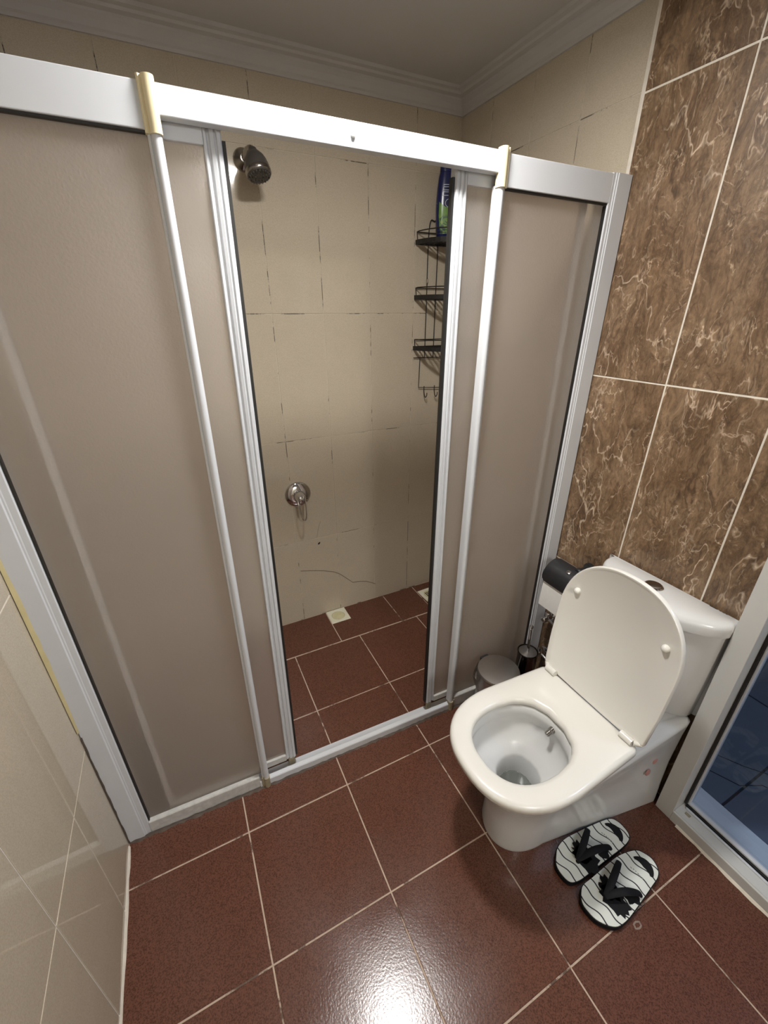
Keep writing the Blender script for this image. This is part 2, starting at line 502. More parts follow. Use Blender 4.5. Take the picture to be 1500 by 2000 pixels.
# back wall of the shower
bm = B(); box(bm, XL-0.1, XR+0.1, YB+0.0016, YB+0.1, -0.1, ZC+0.02)
wall_back = struct(obj('wall_back', bm, GROUT_SH), 'cream tall tiled wall at the back of the shower with mouldy joints', None)
cols = grid(XL, XR, 0.448, 0.206)
rows = [0.0, 0.463, 0.963, 1.463, 1.963, ZC]
# plane coordinates: U=+x, V=+z gives normal -y
tiles(wall_back, (0, YB+TH, 0), (1, 0, 0), (0, 0, 1), cols, rows, 0.0024, TH, 0.0007, CREAM)

# left wall
bm = B(); box(bm, XL-0.1, XL-0.0014, YF-0.1, YB+0.1, -0.1, ZC+0.02)
wall_left = struct(obj('wall_left', bm, GROUT_L), 'glossy cream tiled wall left of the shower screen, mirroring the floor joints', None)
# U=-y... U x V must be +x : U=+y, V=+z -> y cross z = x
rowl = [0.0, 0.437, 0.937, 1.437, 1.937, ZC]
tiles(wall_left, (XL-TH, 0, 0), (0, 1, 0), (0, 0, 1), grid(YF, YB, -0.381, 0.208), rowl, 0.0034, TH, 0.0007, CREAM_L)

# right wall : cream part inside the shower, brown marble part outside
bm = B(); box(bm, XR+0.0014, XR+0.09, SY, YB+0.1, -0.1, ZC+0.02)
wall_right = struct(obj('wall_right', bm, GROUT_SH), 'cream tiled right wall inside and above the shower', None)
# normal -x : U=-y, V=+z  -> (-y) x z = -x
tiles(wall_right, (XR+TH, 0, 0), (0, -1, 0), (0, 0, 1), grid(-YB, -SY-0.002, 0.021, 0.206), rows[:-2]+[1.97, ZC], 0.0024, TH, 0.0007, CREAM)

DY0, DY1, DZ = -0.842, -1.66, 2.02       # doorway in the brown wall
bm = B()
box(bm, XB+0.0016, XB+0.09, DY0-0.002, SY, -0.1, ZC+0.02)
box(bm, XB+0.0016, XB+0.09, DY1, DY0-0.002, DZ, ZC+0.02)
box(bm, XB+0.0016, XB+0.09, YF-0.1, DY1, -0.1, ZC+0.02)
wall_brown = struct(obj('wall_right_brown', bm, GROUT_B), 'brown marble tiled wall with white joints behind the toilet', None)
bcols = [-SY+0.003, 0.478, 0.734, 0.842]
brow = [0.0, 0.615, 1.284, 1.961, ZC]
tiles(wall_brown, (XB+TH, 0, 0), (0, -1, 0), (0, 0, 1), bcols, brow, 0.0048, TH, 0.0006, MARBLE)
tiles(wall_brown, (XB+TH, 0, 0), (0, -1, 0), (0, 0, 1), [0.842, 0.99, 1.246, 1.502, 1.66], [DZ, ZC], 0.0048, TH, 0.0006, MARBLE)
tiles(wall_brown, (XB+TH, 0, 0), (0, -1, 0), (0, 0, 1), [1.66, 1.758, 1.95], brow, 0.0048, TH, 0.0006, MARBLE)
# rough white grout edge between brown tile and screen jamb / cream wall
bm = B()
zz = 0.0; ring = []
while zz <= ZC:
    j = random.uniform(0, 0.004)
    ring.append([(XB-0.0005+0.002, SY-0.0035-j, zz), (XB-0.0015, SY-0.001-j*0.4, zz), (XB-0.0005, SY+0.0045, zz), (XB+0.006, SY+0.005, zz)])
    zz += 0.02
loft(bm, ring)
obj('grout_edge', bm, SILW, wall_brown, smooth=True)

# unseen wall behind the camera; doorway and hall added to carry fill light
PLAINW = plain('plain_cream_wall', (0.55, 0.48, 0.39), 0.4)
FILL_HALLW = plain('fill_hall_paint', (0.70, 0.68, 0.63), 0.7)
bm = B(); box(bm, XL-0.1, -0.20, YF-0.1, YF, -0.1, ZC+0.02); box(bm, 0.75, XR+0.09, YF-0.1, YF, -0.1, ZC+0.02); box(bm, -0.20, 0.75, YF-0.1, YF, 2.02, ZC+0.02)
struct(obj('wall_front', bm, PLAINW), 'cream wall behind the camera with a doorway added to let in fill light', None)
bm = B(); box(bm, -1.2, 1.7, -3.4, YF-0.1005, -0.10, -0.004); struct(obj('floor_fill_hall', bm, plain('fill_hall_floor', (0.42, 0.36, 0.29), 0.4)), 'pale floor of the hall added behind the camera for fill light', None)
bm = B(); box(bm, -1.2, 1.7, -3.5, -3.4, -0.1, 2.5); box(bm, -1.3, -1.2, -3.5, YF-0.1005, -0.1, 2.5); box(bm, 1.7, 1.8, -3.5, YF-0.1005, -0.1, 2.5); box(bm, -1.3, 1.8, -3.5, YF-0.1005, 2.5, 2.6)
box(bm, -1.2, XL-0.1005, YF-0.2, YF-0.1005, -0.004, 2.5); box(bm, XR+0.0905, 1.7, YF-0.2, YF-0.1005, -0.004, 2.5); box(bm, XL-0.1005, XR+0.0905, YF-0.2, YF-0.1005, ZC+0.03, 2.5)
struct(obj('wall_fill_hall', bm, FILL_HALLW), 'plain walls of the hall added behind the camera for fill light', None)
hl = bpy.data.lights.new('hall_fill_light', 'POINT'); hl.energy = HALL_FILL_W; hl.color = (1.0, 0.97, 0.92); hl.shadow_soft_size = 0.15  # added unseen fill light, shines through the doorway to lift darker surfaces
ho = bpy.data.objects.new('hall_fill_light', hl); ho.location = (0.28, -2.75, 2.15); link(ho)

# ceiling and cornice
bm = B(); box(bm, XL-0.1, XR+0.09, YF-0.1, YB+0.1, ZC, ZC+0.1)
struct(obj('ceiling', bm, PAINT), 'dim grey-white painted ceiling', None)
prof = [(0.0, -0.062), (0.006, -0.062), (0.008, -0.054), (0.013, -0.050), (0.020, -0.036), (0.030, -0.026), (0.031, -0.020), (0.046, -0.017), (0.050, -0.011), (0.064, -0.009), (0.066, 0.0), (0.0, 0.0)]
def cornice(name, p0, p1, inward, label):
    bm = B(); p0 = Vector(p0); p1 = Vector(p1); d = (p1-p0).normalized(); inn = Vector(inward)
    rings = []
    for P, s in ((p0, 1), (p1, -1)):
        rings.append([P + inn*a + d*(a*s) + Vector((0, 0, h)) for a, h in prof])
    loft(bm, rings)
    return struct(obj(name, bm, PAINT), label, None)
cornice('trim_1', (XL, YB, ZC), (XR, YB, ZC), (0, -1, 0), 'stepped plaster cornice along the back wall')
cornice('trim_2', (XR, YB, ZC), (XR, YF, ZC), (-1, 0, 0), 'stepped plaster cornice along the right wall')
cornice('trim_3', (XL, YF, ZC), (XL, YB, ZC), (1, 0, 0), 'stepped plaster cornice along the left wall')

# silicone line where the left wall meets the floor
bm = B(); rg = []
y = YF
while y < -0.19:
    a = random.uniform(0.004, 0.0065)
    rg.append([(XL-0.001, y, 0.0085), (XL+a*0.6, y, 0.004), (XL+a, y, 0.0), (XL-0.001, y, -0.001)]); y += 0.03
loft(bm, rg)
struct(obj('baseboard_left', bm, SILW, None, smooth=True), 'thin pale silicone line between left wall and floor', None)

# ------------------------------------------------------------------ ceiling lamp (above the frame)
lamp = thing('ceiling_lamp', 'small round ceiling lamp above the middle of the room', 'lamp', (LAMP[0], LAMP[1], ZC))
bm = B(); lathe(bm, [(0.060, 0.0), (0.060, -0.045), (0.096, -0.060), (0.096, LAMP[2]-ZC-0.002), (0.088, LAMP[2]-ZC-0.002), (0.086, LAMP[2]-ZC+0.004)], cap1=False, n=40)
obj('lamp_ring', bm, ALU, lamp, smooth=True)
bm = B(); lathe(bm, [(0.085, LAMP[2]-ZC+0.008), (0.085, LAMP[2]-ZC), (0.080, LAMP[2]-ZC-0.004), (0.03, LAMP[2]-ZC-0.006)], n=40)
obj('lamp_diffuser', bm, mat_emit('lit_diffuser', LAMP_COLOR, LAMP_STRENGTH), lamp, True)
sd = bpy.data.lights.new('lamp_beam', 'SPOT'); sd.energy = SPOT_W; sd.color = LAMP_COLOR
sd.spot_size = math.radians(118); sd.spot_blend = 1.0; sd.shadow_soft_size = 0.05
so = bpy.data.objects.new('lamp_beam', sd); so.location = (0, 0, LAMP[2]-ZC-0.062); link(so, lamp)

# ------------------------------------------------------------------ shower enclosure
SLOPE = -0.03
ANG = math.atan(SLOPE)
EO = (0, -0.205, 0)
def shear(bm):
    """the screen hangs a little out of true: rail drops to the right, left uprights lean"""
    def k(x):
        P = ((-0.34, 0.0), (-0.26, 0.0), (0.06, -0.0145), (0.22, -0.0145), (0.70, 0.0), (0.77, 0.0), (0.80, -0.006), (0.86, -0.006), (1.15, 0.0), (1.3, 0.0))
        for (a, fa), (b_, fb) in zip(P[:-1], P[1:]):
            if a <= x <= b_: return fa + (fb-fa)*(x-a)/(b_-a)
        return 0.0
    for v in bm.verts:
        x, z = v.co.x, v.co.z
        v.co.x = x + k(x)*(1.74-z)
        if z > 0.5: v.co.z = z - 0.0115*x*min(1, (z-0.5)/1.2)
    return bm

enc = thing('shower_enclosure', 'white framed shower screen with two fixed frosted side panels', 'shower screen', EO, ANG)
ROOT_INV = None
def epart(name, bm, mat, par, smooth=False):
    shear(bm); return obj(name, bm, mat, par, smooth)

# rails
bm = B(); box(bm, -0.270, 0.100, 0.0, 0.022, 1.743, 1.806, 0.0015)
lrail = epart('panel_top_rail', bm, ALU, enc)
bm = B(); box(bm, 0.845, 1.190, 0.0, 0.022, 1.740, 1.804, 0.0015)
epart('panel_top_rail', bm, ALU, enc)
bm = B(); box(bm, 0.100, 0.845, -0.003, 0.021, 1.764, 1.806, 0.0015)
trk = epart('door_track', bm, ALU, enc)
bm = B(); lathe(bm, [(0.0045, 0), (0.0052, -0.0015), (0.0045, -0.005), (0.002, -0.0065)], (0.464, -0.003, 1.784), (0, 1, 0), 16)
epart('screw_cover', bm, PVC, trk, True)
bm = B(); box(bm, -0.33, 1.25, 0.024, 0.062, 1.790, 1.806, 0.001)
epart('rear_track', bm, ALU, enc)
# jambs (front face with a shallow groove near the glass)
def jamb(x0, x1, s):
    bm = B()
    g = x1 if s > 0 else x0
    pr = [(x0, 0.05), (x1, 0.05), (x1, 0.0), (x0, 0.0)]
    if s > 0: prof_ = [(x0, 0.05), (x0, -0.004), (x1-0.020, -0.004), (x1-0.018, -0.001), (x1-0.015, -0.001), (x1-0.013, 0.0), (x1-0.002, 0.0), (x1, 0.003), (x1, 0.05)]
    else: prof_ = [(x0, 0.05), (x0, 0.003), (x0+0.002, 0.0), (x0+0.010, 0.0), (x0+0.012, -0.002), (x0+0.016, -0.002), (x0+0.018, -0.004), (x1, -0.004), (x1, 0.05)]
    loft(bm, [[(a, b_, z) for a, b_ in prof_] for z in (0.0, 0.6, 1.2, 1.806)])
    return epart('wall_jamb', bm, ALU, enc)
jl = jamb(-0.3318, -0.270, 1)
jr = jamb(1.188, 1.2545, -1)
# yellow silicone strip on the left jamb
bm = B(); rg = []
z = 0.50
while z < 1.15:
    t = max(0.0008, 0.0065*math.sin(min(1, (z-0.48)/0.67)*math.pi)**0.7 + random.uniform(-0.001, 0.001))
    rg.append([(-0.3322, -0.012, z), (-0.3322+t, -0.0052, z), (-0.3316+t, -0.0035, z), (-0.3322, -0.003, z)]); z += 0.03
loft(bm, rg); epart('sealant', bm, SILY, jl, True)
bm = B(); rg = []
z = 0.0
while z < 0.5:
    t = random.uniform(0.001, 0.003)
    rg.append([(-0.3322, -0.008, z), (-0.3322+t, -0.0045, z), (-0.3322, -0.003, z)]); z += 0.02
loft(bm, rg); epart('sealant', bm, MOLD, jl, True)
# sills
def sillprof(h, d, lip):
    return [(-0.0005, 0.0), (-0.0005, h-0.003), (0.0015, h), (d, h), (d, 0.0)]
for x0, x1, h, d, mt in ((-0.270, 0.088, 0.052, 0.014, ALU_D), (0.838, 1.190, 0.056, 0.014, ALU_D)):
    bm = B(); loft(bm, [[(x, a, b_) for a, b_ in sillprof(h, d, 0)] for x in (x0, x1)])
    epart('panel_bottom_rail', bm, mt, enc)
bm = B(); loft(bm, [[(x, a, b_) for a, b_ in ((-0.004, 0.0), (-0.004, 0.028), (-0.002, 0.031), (0.011, 0.032), (0.011, 0.004), (0.050, 0.004), (0.050, 0.0))] for x in (0.088, 0.838)])
epart('sill_track', bm, ALU, enc)
bm = B(); box(bm, -0.27, 0.088, 0.0145, 0.050, 0.0, 0.004); epart('sill_track', bm, ALU_D, enc)
bm = B(); box(bm, 0.838, 1.19, 0.0145, 0.050, 0.0, 0.004); epart('sill_track', bm, ALU_D, enc)
# mouldy silicone at the foot of the sill
bm = B(); rg = []
x = -0.33
while x < 1.25:
    t = random.uniform(0.003, 0.010); h = random.uniform(0.001, 0.006)
    rg.append([(x, -0.0035-t, 0.0004), (x, -0.0045, h), (x, -0.003, h+0.003), (x, -0.003, 0.0004)]); x += 0.014
loft(bm, rg); epart('sealant', bm, MOLD, enc, True)
# slim rounded stiles at the inner edge of each fixed panel
def stile(xc, s):
    bm = B(); P = []
    h = 0.011
    pts = [(-h, 0.018), (-h, 0.0), (-h+0.004, -0.003), (-h+0.005, -0.001)]
    for k in range(7):
        a = math.pi*(1 - k/6); pts.append((0.003 + 0.0085*math.cos(a), -0.001 - 0.0085*math.sin(a)))
    pts += [(h+0.001, 0.018)]
    loft(bm, [[(xc + s*a, b_, z) for a, b_ in pts] for z in (0.040, 0.6, 1.2, 1.742)])
    return epart('stile', bm, ALU, enc, True)
def cap(xc, s, z0, z1, mt, name):
    bm = B(); pts = []
    h = 0.0135
    pts = [(-h, 0.006), (-h, -0.004), (-h+0.003, -0.0065), (-h+0.006, -0.005)]
    for k in range(7):
        a = math.pi*(1 - k/6); pts.append((0.0035 + 0.0098*math.cos(a), -0.0045 - 0.0095*math.sin(a)))
    pts += [(h, 0.006)]
    loft(bm, [[(xc + s*a, b_, z) for a, b_ in pts] for z in (z0, (z0+z1)/2, z1)])
    return epart(name, bm, mt, enc, True)
stile(0.107, 1); stile(0.834, -1)
c = cap(0.107, 1, 1.737, 1.812, CAPY, 'end_cap'); c['label'] = 'yellowed plastic cap over the top of the slim stile'
c = cap(0.834, -1, 1.737, 1.812, CAPY, 'end_cap'); c['label'] = 'yellowed plastic cap over the top of the slim stile'
c = cap(0.107, 1, 0.002, 0.046, CAPD, 'foot_cap'); c['label'] = 'grimy beige plastic foot of the slim stile'
c = cap(0.834, -1, 0.002, 0.046, CAPD, 'foot_cap'); c['label'] = 'grimy beige plastic foot of the slim stile'
# fixed frosted panes + black gasket lines
for x0, x1, zt in ((-0.268, 0.100, 1.744), (0.842, 1.188, 1.741)):
    bm = B(); box(bm, x0, x1, 0.0145, 0.0178, 0.050, zt)
    epart('frosted_pane', bm, FROST, enc)
    bm = B()
    box(bm, x0, x1, 0.0035, 0.0140, zt-0.0045, zt-0.001); 
    if x0 < 0: box(bm, x0-0.001, x0+0.0018, 0.004, 0.0140, 0.054, zt-0.006)
    else: box(bm, x1-0.0018, x1+0.0005, 0.004, 0.0140, 0.058, zt-0.006)
    epart('gasket', bm, RUBBER, enc)

# sliding doors (each slides by itself)
def sliding(x_open, x_far, s, label):
    d = thing('sliding_door', label, 'shower door', EO, ANG, 'sliding frosted shower doors')
    y0 = 0.026
    # opening-side stile with ribs, s=+1: opening is to the right
    W_ = 0.033
    pts = [(0.0, 0.020), (0.0, 0.001), (0.002, -0.001), (0.0055, -0.001), (0.0075, 0.003), (0.0105, 0.003), (0.0125, -0.0015), (0.0185, -0.003), (0.0205, 0.0005), (0.0225, 0.0005), (0.0245, -0.003), (0.030, -0.0025), (0.0325, 0.001), (0.033, 0.020)]
    bm = B(); loft(bm, [[(x_open + s*(a-W_), y0+b_, z) for a, b_ in pts] for z in (0.050, 0.6, 1.2, 1.778)])
    st = epart('door_stile', bm, ALU, d)
    bm = B(); 
    a0, a1 = sorted((x_open+s*0.0003, x_open+s*0.0062)); box(bm, a0, a1, y0+0.002, y0+0.016, 0.052, 1.752)
    epart('gasket', bm, RUBBER, d)
    bm = B(); a0, a1 = sorted((x_far, x_far+s*0.016)); box(bm, a0, a1, y0-0.002, y0+0.016, 0.055, 1.77, 0.0015)
    epart('door_stile', bm, ALU, d)
    a0, a1 = sorted((x_far+s*0.016, x_open-s*W_))
    bm = B(); box(bm, a0, a1, y0-0.001, y0+0.016, 1.741, 1.783, 0.001); epart('door_top_rail', bm, ALU, d)
    bm = B(); box(bm, a0, a1, y0-0.002, y0+0.016, 0.046, 0.072, 0.002); epart('door_bottom_rail', bm, ALU_D, d)
    bm = B(); box(bm, a0-0.0015, a1+0.0015, y0+0.006, y0+0.0092, 0.070, 1.743); epart('frosted_pane', bm, FROST, d)
    bm = B()
    q0, q1 = sorted((x_open-s*0.004, x_open-s*0.026)); box(bm, q0, q1, y0+0.002, y0+0.014, 0.008, 0.049, 0.002)
    epart('door_roller', bm, CAPD, d)
    return d
sliding(0.219, -0.205, 1, 'left frosted sliding door, its ribbed white stile beside the shower head')
sliding(0.7235, 1.140, -1, 'right frosted sliding door, its ribbed white stile beside the black wire caddy')

# ------------------------------------------------------------------ shower fittings on the back wall
sh = thing('wall_shower', 'grey bell-shaped shower head on a chrome wall flange', 'shower head', (0.408, YB, 1.922))
bm = B(); lathe(bm, [(0.033, 0.0), (0.033, -0.004), (0.029, -0.010), (0.016, -0.018), (0.0125, -0.026)], (0, 0, 0), (0, 1, 0), 32); obj('wall_flange', bm, CHROMED, sh, True)
arm = smooth_path([(0, -0.018, 0.0), (0.004, -0.055, 0.010), (0.009, -0.088, 0.008), (0.012, -0.104, -0.006)])
bm = B(); tube(bm, arm, 0.011, 12); obj('shower_arm', bm, CHROMED, sh, True)
ax = Vector((0.10, -0.34, -0.93)).normalized()
hc = Vector((0.012, -0.104, -0.004))
bm = B(); lathe(bm, [(0.012, -0.010), (0.015, -0.002), (0.020, 0.004), (0.029, 0.015), (0.0345, 0.028), (0.0378, 0.043), (0.0392, 0.053)], hc, ax, 32); hd = obj('head_body', bm, SHOWERH, sh, True)
bm = B(); lathe(bm, [(0.0394, 0.0515), (0.0402, 0.055), (0.0398, 0.063), (0.0378, 0.0655)], hc, ax, 32); obj('spray_ring', bm, CHROMED, sh, True)
bm = B(); lathe(bm, [(0.0376, 0.0655), (0.0355, 0.0685)], hc, ax, 32)
u = ax.orthogonal().normalized(); v = ax.cross(u)
for rr, nn in ((0.0315, 20), (0.022, 13), (0.012, 7)):
    for k in range(nn):
        a = 2*math.pi*k/nn; p = hc + ax*0.0682 + (u*math.cos(a)+v*math.sin(a))*rr
        lathe(bm, [(0.0019, 0), (0.0015, 0.0045)], p, ax, 6)
obj('spray_nozzles', bm, SHOWERH, sh, True)

mx = thing('shower_mixer', 'chrome lever shower mixer on a round wall plate', 'tap', (0.478, YB, 0.712))
bm = B(); lathe(bm, [(0.061, 0), (0.061, -0.003), (0.057, -0.009), (0.038, -0.016), (0.030, -0.018)], (0, 0, 0), (0, 1, 0), 40); obj('wall_plate', bm, CHROME, mx, True)
bm = B(); lathe(bm, [(0.026, -0.015), (0.026, -0.040), (0.0225, -0.048), (0.021, -0.062), (0.016, -0.068)], (0, 0, 0), (0, 1, 0), 32); obj('mixer_body', bm, CHROME, mx, True)
bm = B()
lp = smooth_path([(-0.014, -0.050, 0.010), (-0.016, -0.066, -0.02), (-0.013, -0.078, -0.060), (-0.008, -0.084, -0.088), (0.0, -0.086, -0.096), (0.008, -0.084, -0.088), (0.013, -0.078, -0.060), (0.016, -0.066, -0.02), (0.014, -0.050, 0.010)], 5)
tube(bm, lp, 0.0042, 8)
obj('lever', bm, CHROME, mx, True)
bm = B(); box(bm, -0.017, 0.017, -0.075, -0.046, -0.018, 0.018, 0.008, 3); obj('lever_hub', bm, CHROME, mx, True)

# small chips and cracks on the wall tiles beside the mixer
bm = B(); lathe(bm, [(0.0055, 0.0), (0.003, -0.0012)], (0.560, YB-0.0003, 0.432), (0, 1, 0), 9)
for v_ in bm.verts: v_.co.x = 0.560+(v_.co.x-0.560)*1.2; v_.co.z += (v_.co.x-0.56)*0.5
obj('tile_chip', bm, PRINTB, wall_back)
bm = B(); ck = [(0.455, YB, 0.300), (0.52, YB, 0.283), (0.575, YB, 0.266), (0.63, YB, 0.242), (0.662, YB, 0.218), (0.70, YB, 0.178), (0.73, YB, 0.146), (0.77, YB, 0.140), (0.81, YB, 0.128), (0.865, YB, 0.094)]
tube(bm, ck, 0.0013, 4); obj('tile_crack', bm, MOLD, wall_back)
bm = B(); ck = [(0.552, YB, 0.470), (0.562, YB, 0.515), (0.575, YB, 0.55)]
tube(bm, ck, 0.0006, 4); obj('tile_crack', bm, MOLD, wall_back)

# floor drains
def drain(cx, cy, rot, label):
    d = thing('floor_drain', label, 'drain', (cx, cy, 0), rot, 'square floor drains in the shower')
    bm = B(); h = 0.052
    o = [(-h, -h), (h, -h), (h, h), (-h, h)]
    n = 32
    def sq(r, z):
        out = []
        for k in range(n):
            a = 2*math.pi*k/n; c_, s_ = math.cos(a), math.sin(a); q = max(abs(c_), abs(s_)); out.append((c_/q*r, s_/q*r, z))
        return out
    def ci(r, z): return [(r*math.cos(2*math.pi*k/n), r*math.sin(2*math.pi*k/n), z) for k in range(n)]
    loft(bm, [sq(h, 0.0), sq(h, 0.002), sq(h-0.002, 0.0035), ci(0.037, 0.0035), ci(0.034, 0.0012)], True, False)
    obj('drain_frame', bm, DRAINP, d)
    bm = B(); loft(bm, [ci(0.0335, 0.0006), ci(0.033, 0.0016), ci(0.022, 0.0014), ci(0.018, 0.0028), ci(0.006, 0.0030)], True, True)
    obj('drain_cup', bm, DRAINR, d, True)
    return d
drain(0.618, 0.522, 0.0, 'yellowed square floor drain against the back wall, left of centre')
d2 = drain(1.158, 0.466, 0.05, 'square floor drain with dark slots, in the right rear corner of the shower')
bm = B()
for k in range(-2, 3): box(bm, k*0.010-0.0025, k*0.010+0.0025, -0.02, 0.02, 0.0029, 0.0036)
obj('drain_slots', bm, PRINTB, d2)

# corner caddy
CX, CY = 1.266, 0.574
cad = thing('corner_caddy', 'black wire three-tier corner caddy hung in the shower corner', 'caddy', (CX, CY, 1.10))
def arcp(r, z, n=14, a0=0, a1=90):
    out = []
    for k in range(n+1):
        a = math.radians(a0 + (a1-a0)*k/n); out.append((-r*math.cos(a), -r*math.sin(a), z-1.10))
    return out
for zt in (1.725, 1.523, 1.318):
    r = 0.197
    bm = B()
    ring = []
    for k in range(15):
        a = math.radians(90*k/14); c_, s_ = -math.cos(a), -math.sin(a)
        ring.append([(c_*(r-0.002), s_*(r-0.002), zt-1.10-0.006), (c_*r, s_*r, zt-1.10-0.006), (c_*r, s_*r, zt-1.10+0.011), (c_*(r-0.002), s_*(r-0.002), zt-1.10+0.011)])
    loft(bm, ring)
    box(bm, -r, -0.004, -0.004, -0.002, zt-1.106, zt-1.089); box(bm, -0.004, -0.002, -r, -0.004, zt-1.106, zt-1.089)
    tr = obj('tray', bm, WIRE, cad)
    bm = B()
    for k in range(1, 8):
        q = -0.012 - k*0.0225
        yy = -math.sqrt(max(0, (r-0.003)**2 - q*q))
        tube(bm, [(q, -0.004, zt-1.10), (q, yy, zt-1.10)], 0.0052, 6, flat=0.25, up=(0, 0, 1))
    obj('tray_slats', bm, WIRE, tr)
    bm = B(); tube(bm, [(-0.194, -0.006, zt-1.10+0.038)] + [(p[0]*0.985, p[1]*0.985, p[2]) for p in arcp(r, zt+0.04)][1:-1] + [(-0.006, -0.194, zt-1.10+0.038)], 0.0021, 6)
    tube(bm, [(-0.194, -0.006, zt-1.10+0.038), (-0.006, -0.006, zt-1.10+0.038), (-0.006, -0.194, zt-1.10+0.038)], 0.0021, 6)
    tube(bm, [(-0.194, -0.007, zt-1.10+0.038), (-0.190, -0.006, zt-1.10+0.008)], 0.0019, 6)
    tube(bm, [(-0.007, -0.194, zt-1.10+0.038), (-0.006, -0.190, zt-1.10+0.008)], 0.0019, 6)
    obj('guard_rail', bm, WIRE, tr)
bm = B()
zb = 1.275-1.10
tube(bm, smooth_path([(-0.137, -0.005, zb), (-0.137, -0.005, 0.40), (-0.136, -0.005, 0.675), (-0.112, -0.005, 0.705), (-0.092, -0.005, 0.675), (-0.091, -0.005, 0.40), (-0.091, -0.005, zb)], 6), 0.0021, 6)
tube(bm, smooth_path([(-0.005, -0.137, zb), (-0.005, -0.137, 0.40), (-0.005, -0.136, 0.675), (-0.005, -0.112, 0.705), (-0.005, -0.092, 0.675), (-0.005, -0.091, 0.40), (-0.005, -0.091, zb)], 6), 0.0021, 6)
obj('upright_wires', bm, WIRE, cad)
bm = B(); tube(bm, [(-0.137, -0.005, 0.48), (-0.137, -0.005, 0.496)], [0.004, 0.0042], 8); obj('wire_joint', bm, CHROMED, cad)
bm = B(); tube(bm, [(-0.196, -0.006, zb+0.004), (-0.006, -0.006, zb), (-0.006, -0.196, zb+0.004)], 0.0021, 6)
tube(bm, [(-0.163, -0.008, zb), (-0.166, -0.008, 0.046), (-0.02, -0.010, 0.036), (-0.010, -0.02, 0.036), (-0.008, -0.166, 0.046), (-0.008, -0.163, zb)], 0.0021, 6)
obj('hook_frame', bm, WIRE, cad)
for q in (-0.136, -0.078):
    bm = B(); tube(bm, smooth_path([(q, -0.009, 0.050), (q-0.002, -0.012, 0.030), (q, -0.016, 0.008), (q+0.001, -0.024, 0.0), (q+0.003, -0.031, 0.010), (q+0.003, -0.032, 0.022)], 4), 0.0022, 6); obj('hook', bm, WIRE, cad, True)
for q in (-0.136, -0.078):
    bm = B(); tube(bm, smooth_path([(-0.009, q, 0.050), (-0.012, q, 0.030), (-0.016, q, 0.008), (-0.024, q, 0.0), (-0.031, q, 0.010), (-0.032, q, 0.022)], 4), 0.0022, 6); obj('hook', bm, WIRE, cad, True)

# shampoo bottle on the top tray
sp_ = thing('shampoo_bottle', 'dark blue shampoo bottle with a green leaf label on the top caddy tray', 'bottle', (1.157, 0.492, 1.737), math.radians(-22))
def oval(a, b_, z, n=32, e=2.6):
    out = []
    for k in range(n):
        t = 2*math.pi*k/n; c_, s_ = math.cos(t), math.sin(t)
        out.append((a*math.copysign(abs(c_)**(2/e), c_), b_*math.copysign(abs(s_)**(2/e), s_), z))
    return out
PB = [(0.032, 0.019, 0.0), (0.0345, 0.021, 0.004), (0.038, 0.0225, 0.04), (0.0405, 0.0235, 0.085), (0.0405, 0.0235, 0.12), (0.038, 0.0225, 0.16), (0.034, 0.021, 0.195), (0.030, 0.0195, 0.212)]
bm = B(); loft(bm, [oval(*p) for p in PB]); obj('bottle_body', bm, BLUEP, sp_, True)
bm = B(); loft(bm, [oval(0.030, 0.0195, 0.213), oval(0.029, 0.019, 0.243), oval(0.026, 0.017, 0.247)]); obj('cap', bm, BLUEP, sp_, True)
def bott(x, z, off=0.0006):
    for (a0, b0, z0), (a1, b1, z1) in zip(PB[:-1], PB[1:]):
        if z0 <= z <= z1:
            t = (z-z0)/(z1-z0); a = a0+(a1-a0)*t; b_ = b0+(b1-b0)*t
            q = min(1, abs(x)/a); return Vector((x, -b_*(1-q**2.6)**(1/2.6)-off, z))
    return Vector((x, -0.02, z))
def patch(pts_fn, nu, nv, name, mat, par):
    bm = B(); G = [[bm.verts.new(pts_fn(i/nu, j/nv)) for i in range(nu+1)] for j in range(nv+1)]
    for j in range(nv):
        for i in range(nu): bm.faces.new((G[j][i], G[j][i+1], G[j+1][i+1], G[j+1][i]))
    return obj(name, bm, mat, par, True)
patch(lambda s, t: bott((-0.030+0.060*s)*(0.80+0.25*min(1, t*1.8)), 0.012+t*(0.105-0.018*math.sin(math.pi*s))), 12, 12, 'front_label', LABELG, sp_)
bm = B()
for rad in (0.0145,):
    tube(bm, [bott(0.006+rad*math.cos(a), 0.112+rad*0.9*math.sin(a), 0.0012) for a in [2*math.pi*k/24 for k in range(24)]], 0.0009, 4, closed=True)
for zz, x0, x1 in ((0.170, -0.018, 0.004), (0.163, -0.016, 0.006), (0.153, -0.02, 0.014), (0.147, -0.018, 0.010), (0.136, -0.022, 0.022)):
    tube(bm, [bott(x0+(x1-x0)*k/6, zz, 0.0010) for k in range(7)], 0.0010, 4)
obj('label_print', bm, PRINTW, sp_)

